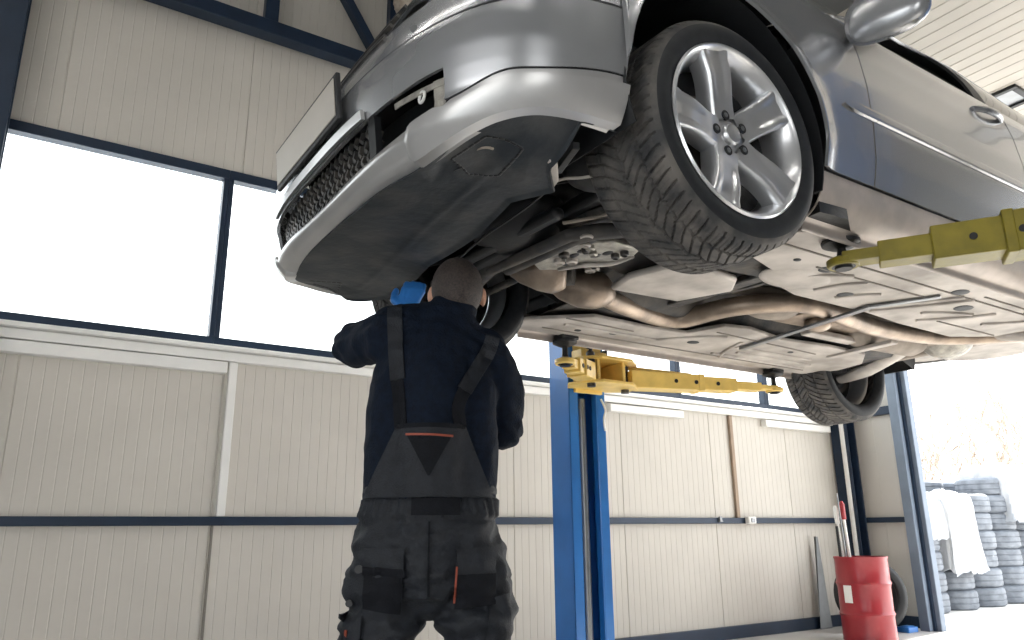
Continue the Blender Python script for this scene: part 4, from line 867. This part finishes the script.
hdL = (V((-.128, .36, 1.82)) - WL); hdR = V((.02, .33, 1.60)) - WR
# continuous body
g = G()
Rh = Matrix.Rotation(math.radians(24), 3, 'X')
g.ball(HC + V((0, -.006, .012)), (.074, .093, .090), 14, Rh); g.ball(HC + V((0, .035, -.045)), (.058, .062, .068), 12, Rh)
g.ball(HC + Rh @ V((0, .088, -.062)), (.028, .026, .022), 8); g.ball(HC + Rh @ V((0, .092, -.012)), (.012, .016, .024), 8); g.ball(HC + Rh @ V((0, .102, -.026)), (.014, .012, .010), 8)
g.ball(HC + Rh @ V((0, .090, -.048)), (.024, .010, .006), 8); g.ball(HC + Rh @ V((0, .080, .016)), (.052, .014, .012), 8)
for s in (-1, 1):
    g.ball(HC + Rh @ V((s * .028, .076, .000)), (.012, .012, .010), 8)
    g.ball(HC + Rh @ V((s * .079, .006, -.012)), (.009, .019, .031), 10, Matrix.Rotation(s * .35, 3, 'Z'))
caps(g, HC + V((0, -.01, -.05)), (-.01, .0, 1.52), .056, .064)
chain(g, [(-.045, .01, 1.45), (-.06, .01, 1.28), (-.062, .01, 1.10), (-.060, .0, .94)], [.10, .112, .105, .115]); chain(g, [SL, (-.05, 0, 1.47), SR], [.055, .075, .055])
g.ball((-.12, .01, 1.36), (.09, .10, .13), 10); g.ball((.03, .01, 1.34), (.09, .10, .13), 10); g.ball((-.11, -.03, .90), (.085, .10, .10), 10); g.ball((.0, -.03, .90), (.085, .10, .10), 10)
chain(g, [SL, EL, WL], [.052, .042, .027]); chain(g, [SR, ER, WR], [.052, .042, .027])
chain(g, [HIPL, KL, AL], [.078, .054, .04]); chain(g, [HIPR, KR, AR_], [.078, .054, .04])
for A, sx_ in ((AL, -1), (AR_, 1)): chain(g, [A + V((0, -.03, -.04)), A + V((sx_ * .02, .12, -.055)), A + V((sx_ * .03, .18, -.06))], [.034, .030, .022])
hand(g, WL, hdL, V((0, 0, 1)), V((1, .2, 0))); hand(g, WR, hdR, V((0, 0, 1)), V((.2, 1, 0)))
body, _ = finish(blob(g, .0062, 6), 'body', 'skin', man)
# close cropped hair
g = G(); n_ = 22
def hairf(a, b):
    th = b * 2 * PI; ph = a * PI * .66; p = V((.0765 * math.sin(ph) * math.cos(th), .0955 * math.sin(ph) * math.sin(th), .0925 * math.cos(ph)))
    tilt = Matrix.Rotation(math.radians(30), 3, 'X'); return MT @ (HC + V((0, -.006, .012)) + Rh @ (tilt @ V((p.x, p.y * 1.0, p.z)) * 1.012))
g.grid(hairf, 26, 48, cv=True); g.build('hair', 'hair', man, sol=.002)
# sweater
g = G()
chain(g, [(-.050, .0, 1.47), (-.060, .0, 1.36), (-.062, .0, 1.22), (-.062, .0, 1.03)], [.112, .135, .135, .128], 20)
for u in (-.155, .035): chain(g, [(u + (.01 if u < 0 else -.005), .0, 1.46), (u, .0, 1.36), (u - .0, .0, 1.22), (u + (.0 if u < 0 else .0), .0, 1.03)], [.072, .088, .090, .088], 16)
chain(g, [(-.005, .015, 1.595), (-.02, .01, 1.54), (-.04, .0, 1.46)], [.070, .080, .105], 18)
chain(g, [(-.03, .01, 1.545), SL + V((.03, 0, .015)), SL], [.075, .080, .078]); chain(g, [(-.01, .01, 1.53), SR + V((-.01, 0, .0)), SR], [.075, .072, .072])
chain(g, [SL, EL + V((.01, 0, 0)), EL, WL + (EL - WL) * .10], [.078, .066, .062, .044]); chain(g, [SR, (SR + ER) / 2 + V((.022, 0, 0)), ER, WR + (ER - WR) * .10], [.074, .072, .064, .042])
me = blob(g, .0085, 9)
def folds(sc_, amp, st_=(1, 1, 1)):
    def f(c, n):
        p = V((c.x * st_[0], c.y * st_[1], c.z * st_[2])) * sc_
        return amp * (noise.noise(p) + .5 * (1 - abs(noise.noise(p * 1.9 + V((5, 1, 3))) * 2)) - .3)
    return f
def sw(c, n):
    f = folds(9, .010, (1, 1, .7))(c, n)
    for J in (EL, ER, SR, SL): f += .006 * math.exp(-((c - J).length / .10) ** 2) * math.sin((c - J).dot(V((.3, .4, 1))) * 130)
    if c.z > 1.59 and c.x > -.09: f += .003
    return f
sweat, BS = finish(me, 'sweater', 'sweater', man, sw)
g = G()
for k, rr in ((0, .070),): pass
# overalls: legs, seat, waist
g = G()
chain(g, [(-.062, .0, 1.075), (-.062, .0, 1.04), (-.060, -.01, .97), (-.055, -.02, .90)], [.130, .130, .140, .140], 20)
for u in (-.150, .030): chain(g, [(u, .0, 1.08), (u, .0, 1.04), (u * 1.02 - .006, -.015, .97), (u - .01, -.02, .90)], [.096, .096, .105, .112], 18)
chain(g, [(-.160, -.01, .90), (-.180, -.005, .78), (-.190, -.015, .66), (-.200, -.02, .50), (-.205, .0, .30), (-.205, .03, .11)], [.108, .104, .096, .088, .084, .086], 20)
chain(g, [(.045, -.01, .90), (.066, -.005, .78), (.066, -.015, .66), (.075, -.02, .50), (.09, .0, .30), (.10, .03, .11)], [.108, .104, .094, .088, .084, .086], 20)
me = blob(g, .0085, 8)
def ov(c, n):
    f = (folds(7.5, .019, (1, 1, 1.5))(c, n) - .002) * (1 if c.z < 1.0 else .15)
    if 1.012 < c.z < 1.062: a = math.atan2(c.y, c.x + .062); f += .004 * math.sin(a * 46 + 1.2 * math.sin(a * 7)) + .003
    f -= .007 * (math.exp(-((c.z - 1.068) / .005) ** 2) + math.exp(-((c.z - 1.006) / .006) ** 2))
    if .55 < c.z < .98: f += .006 * math.sin((c.z * 1.0 + .35 * abs(c.x + .06)) * 95 + 3 * noise.noise(c * 6)) * sstep(.98, .9, c.z) * (1 if abs(c.x + .06) > .12 else .4)
    if c.z < .86: f += .007 * math.sin(c.z * 70 + 4 * noise.noise(c * 5))
    return f
over, BO = finish(me, 'overall_trousers', 'overall', man, ov)
def hit(u, z, off=.004, y0=-.6):
    best = None
    for B in (BS, BO):
        r = B.ray_cast(V((u, y0, z)), V((0, 1, 0)))
        if r[0] is not None and (best is None or r[0].y < best): best = r[0].y
    return V((u, (best if best is not None else -.10) - off, z))
def patch(name, m, quad, parent, off=.005, nu=16, nv=16, sol=.004, fn=None):   # quad: four (u, z) corners, bl br tr tl
    a, b, c, d = [V((*q, 0)) for q in quad]; P = []
    for i in range(nu):
        row = []
        for j in range(nv):
            s, t = i / (nu - 1), j / (nv - 1); q = (a * (1 - s) + b * s) * (1 - t) + (d * (1 - s) + c * s) * t; row.append(hit(q.x, q.y, off))
        P.append(row)
    for _ in range(3):
        for i in range(1, nu - 1):
            for j in range(1, nv - 1): P[i][j].y = min(P[i][j].y, (P[i - 1][j].y + P[i + 1][j].y + P[i][j - 1].y + P[i][j + 1].y) / 4)
    g = G(); g.grid(lambda s, t: MT @ (P[round(s * (nu - 1))][round(t * (nv - 1))] + (V((0, fn(s, t), 0)) if fn else V())), nu, nv)
    return g.build(name, m, parent, sol=sol, ang=60, solo=0)
crease = lambda s, t: -.003 * (math.sin(s * 17 + 2 * math.sin(t * 6)) * (1 - t)) - .002
bib = patch('bib', 'overall', [(-.238, 1.062), (.110, 1.062), (.032, 1.250), (-.150, 1.250)], man, .010, 30, 24, fn=crease)
patch('bib_insert', 'patch', [(-.064, 1.115), (-.060, 1.115), (-.002, 1.222), (-.122, 1.222)], bib, .0165, 10, 10, sol=.002)
patch('bib_piping', 'orange', [(-.124, 1.220), (.000, 1.216), (.000, 1.2215), (-.124, 1.2255)], bib, .0195, 12, 3, sol=.003)
patch('bib_hem', 'patch', [(-.150, 1.240), (.032, 1.240), (.032, 1.252), (-.150, 1.252)], bib, .016, 12, 3, sol=.003)
patch('waistband_centre', 'patch', [(-.105, 1.016), (.02, 1.016), (.02, 1.060), (-.105, 1.060)], over, .007, 12, 8, sol=.002)
def strap(pts, w, name, m, parent, off, n=40):
    g = G(); Q = catmull(pts, 8); N = len(Q)
    def f(a, b):
        i = round(a * (N - 1)); p = V((*Q[i], 0)); q = V((*Q[min(i + 1, N - 1)], 0)); o = V((*Q[max(i - 1, 0)], 0)); d = (q - o).normalized(); s = V((-d.y, d.x, 0)); c = p + s * (b - .5) * w
        h = hit(c.x, c.y, off); return h
    P = [[f(i / (N - 1), j / 6) for j in range(7)] for i in range(N)]
    for i in range(N):
        m_ = sum(p.y for p in P[i]) / 7
        for p in P[i]: p.y = min(p.y, m_)
    g.grid(lambda a, b: MT @ P[round(a * (N - 1))][round(b * 6)], N, 7); return g.build(name, m, parent, sol=.004, ang=60, solo=0)
sl = strap([(-.172, 1.605), (-.168, 1.55), (-.162, 1.46), (-.152, 1.375)], .042, 'shoulder_strap', 'overall', man, .006)
strap([(-.156, 1.385), (-.148, 1.33), (-.140, 1.245)], .034, 'elastic_strap', 'patch', sl, .004)
sr = strap([(.112, 1.515), (.098, 1.47), (.060, 1.40), (.030, 1.345)], .042, 'shoulder_strap', 'overall', man, .006)
strap([(.034, 1.352), (.014, 1.30), (.020, 1.245)], .034, 'elastic_strap', 'patch', sr, .004)
# pockets
pk = patch('back_pocket', 'overall', [(-.215, .80), (-.125, .79), (-.118, .935), (-.222, .935)], man, .012, 14, 16)
patch('pocket_flap', 'patch', [(-.225, .872), (-.115, .865), (-.116, .885), (-.225, .892)], pk, .018, 12, 5)
patch('lower_pocket', 'patch', [(-.222, .79), (-.128, .775), (-.122, .865), (-.222, .872)], pk, .017, 12, 10, sol=.003)
g = G(); h = hit(-.235, .885, .018); g.tube([MT @ h, MT @ (h + V((0, -.008, 0)))], .010, 16); g.build('snap_button', 'black', pk)
pk = patch('back_pocket', 'overall', [(.008, .79), (.112, .80), (.112, .94), (.012, .93)], man, .012, 14, 16)
patch('lower_pocket', 'patch', [(.008, .785), (.112, .795), (.112, .872), (.010, .870)], pk, .017, 12, 10, sol=.003)
patch('pocket_piping', 'orange', [(.005, .80), (.009, .80), (.015, .89), (.011, .89)], pk, .020, 3, 12, sol=.003)
ck = patch('thigh_pocket', 'overall', [(.085, .68), (.152, .69), (.150, .82), (.100, .81)], man, .016, 12, 14, fn=lambda s, t: -.006 * math.sin(t * 12 + s * 5))
ck = patch('thigh_pocket', 'overall', [(-.285, .66), (-.225, .65), (-.225, .77), (-.278, .78)], man, .012, 12, 12)
patch('pocket_piping', 'orange', [(-.270, .66), (-.264, .66), (-.260, .74), (-.266, .74)], ck, .018, 3, 10, sol=.003)
g = G(); h = hit(-.262, .80, .014); g.tube([MT @ h, MT @ (h + V((0, -.008, 0)))], .009, 16); g.build('snap_button', 'black', ck)
# seams
for nm, L in (('centre_seam', [(-.058, 1.0), (-.058, .92), (-.057, .82)]),):
    strap(L, .006, nm, 'patch', over, .003)
# gloves and cuffs
for Wp, d, s in ((WL, hdL, V((1, .2, 0))), (WR, hdR, V((.2, 1, 0)))):
    g = G(); hand(g, Wp, d, V((0, 0, 1)), s, ex=.0028); me = blob(g, .005, 3); gv, _ = finish(me, 'glove', 'glove', man)
    g = G(); dd = d.normalized(); g.tube([Wp - dd * .030, Wp - dd * .01, Wp + dd * .018], [.0325, .031, .031], 18); g.v = [tuple(MT @ V(p)) for p in g.v]; g.build('glove_cuff', 'glove', gv)
# boots
for A, sx_ in ((AL, -1), (AR_, 1)):
    g = G(); chain(g, [A + V((0, -.01, .06)), A + V((0, -.02, -.02)), A + V((0, -.035, -.038))], [.055, .052, .048]); chain(g, [A + V((0, .0, -.03)), A + V((sx_ * .02, .11, -.045)), A + V((sx_ * .03, .19, -.05))], [.052, .048, .038])
    g.v = [(x, y, max(z, .018)) for x, y, z in g.v]; bt, _ = finish(blob(g, .007, 3), 'boot', 'boot', man)
    g = G(); c = A + V((sx_ * .015, .07, 0)); g.v = []; T = MT @ Matrix.Translation((c.x, c.y, 0)) @ Matrix.Rotation(-sx_ * .15, 4, 'Z')
    g.prism([(.05 * math.cos(k * PI / 12) * (1.05 if math.sin(k * PI / 12) > 0 else .92), .165 * math.sin(k * PI / 12)) for k in range(24)], 0, .022, T); g.build('boot_sole', 'black', bt, bev=.004)

# ------------------------------------------------------------------ light, sky, camera
w = bpy.data.worlds.new('world'); sc.world = w; w.use_nodes = True; nt = w.node_tree; bg = nt.nodes['Background']
tc = nt.nodes.new('ShaderNodeTexCoord'); sx = nt.nodes.new('ShaderNodeSeparateXYZ'); rp = nt.nodes.new('ShaderNodeValToRGB')
nt.links.new(tc.outputs['Generated'], sx.inputs[0]); nt.links.new(sx.outputs['Z'], rp.inputs[0]); nt.links.new(rp.outputs[0], bg.inputs['Color'])
rp.color_ramp.elements[0].color = (1, .985, .96, 1); rp.color_ramp.elements[1].color = (.80, .90, 1, 1)
bg.inputs['Strength'].default_value = 2.4
sl = bpy.data.lights.new('sun', 'SUN'); sl.energy = 7; sl.angle = math.radians(3); sl.color = (1, .95, .87)
so = bpy.data.objects.new('sun', sl); COL.objects.link(so)
so.rotation_euler = V((-.82, -.10, -.56)).to_track_quat('-Z', 'Y').to_euler()
cam = bpy.data.cameras.new('camera'); co = bpy.data.objects.new('camera', cam); COL.objects.link(co); sc.camera = co
cam.sensor_width = 36; cam.lens = 764.54 / 1024 * 36; cam.clip_start = .05; cam.clip_end = 400
yaw, tilt, roll = .584446, .271628, -.0108914
f = V((math.sin(yaw) * math.cos(tilt), math.cos(yaw) * math.cos(tilt), math.sin(tilt))); r = V((math.cos(yaw), -math.sin(yaw), 0)); u = r.cross(f)
r2 = r * math.cos(roll) + u * math.sin(roll); u2 = -r * math.sin(roll) + u * math.cos(roll)
co.matrix_world = Matrix(((r2.x, u2.x, -f.x, 0), (r2.y, u2.y, -f.y, 0), (r2.z, u2.z, -f.z, .97), (0, 0, 0, 1)))
vs = sc.view_settings; vs.view_transform = 'Standard'; vs.look = 'None'; vs.gamma = 1; vs.exposure = .98; vs.use_curve_mapping = False
sc.cycles.max_bounces = 8; sc.cycles.diffuse_bounces = 5; sc.cycles.transparent_max_bounces = 12
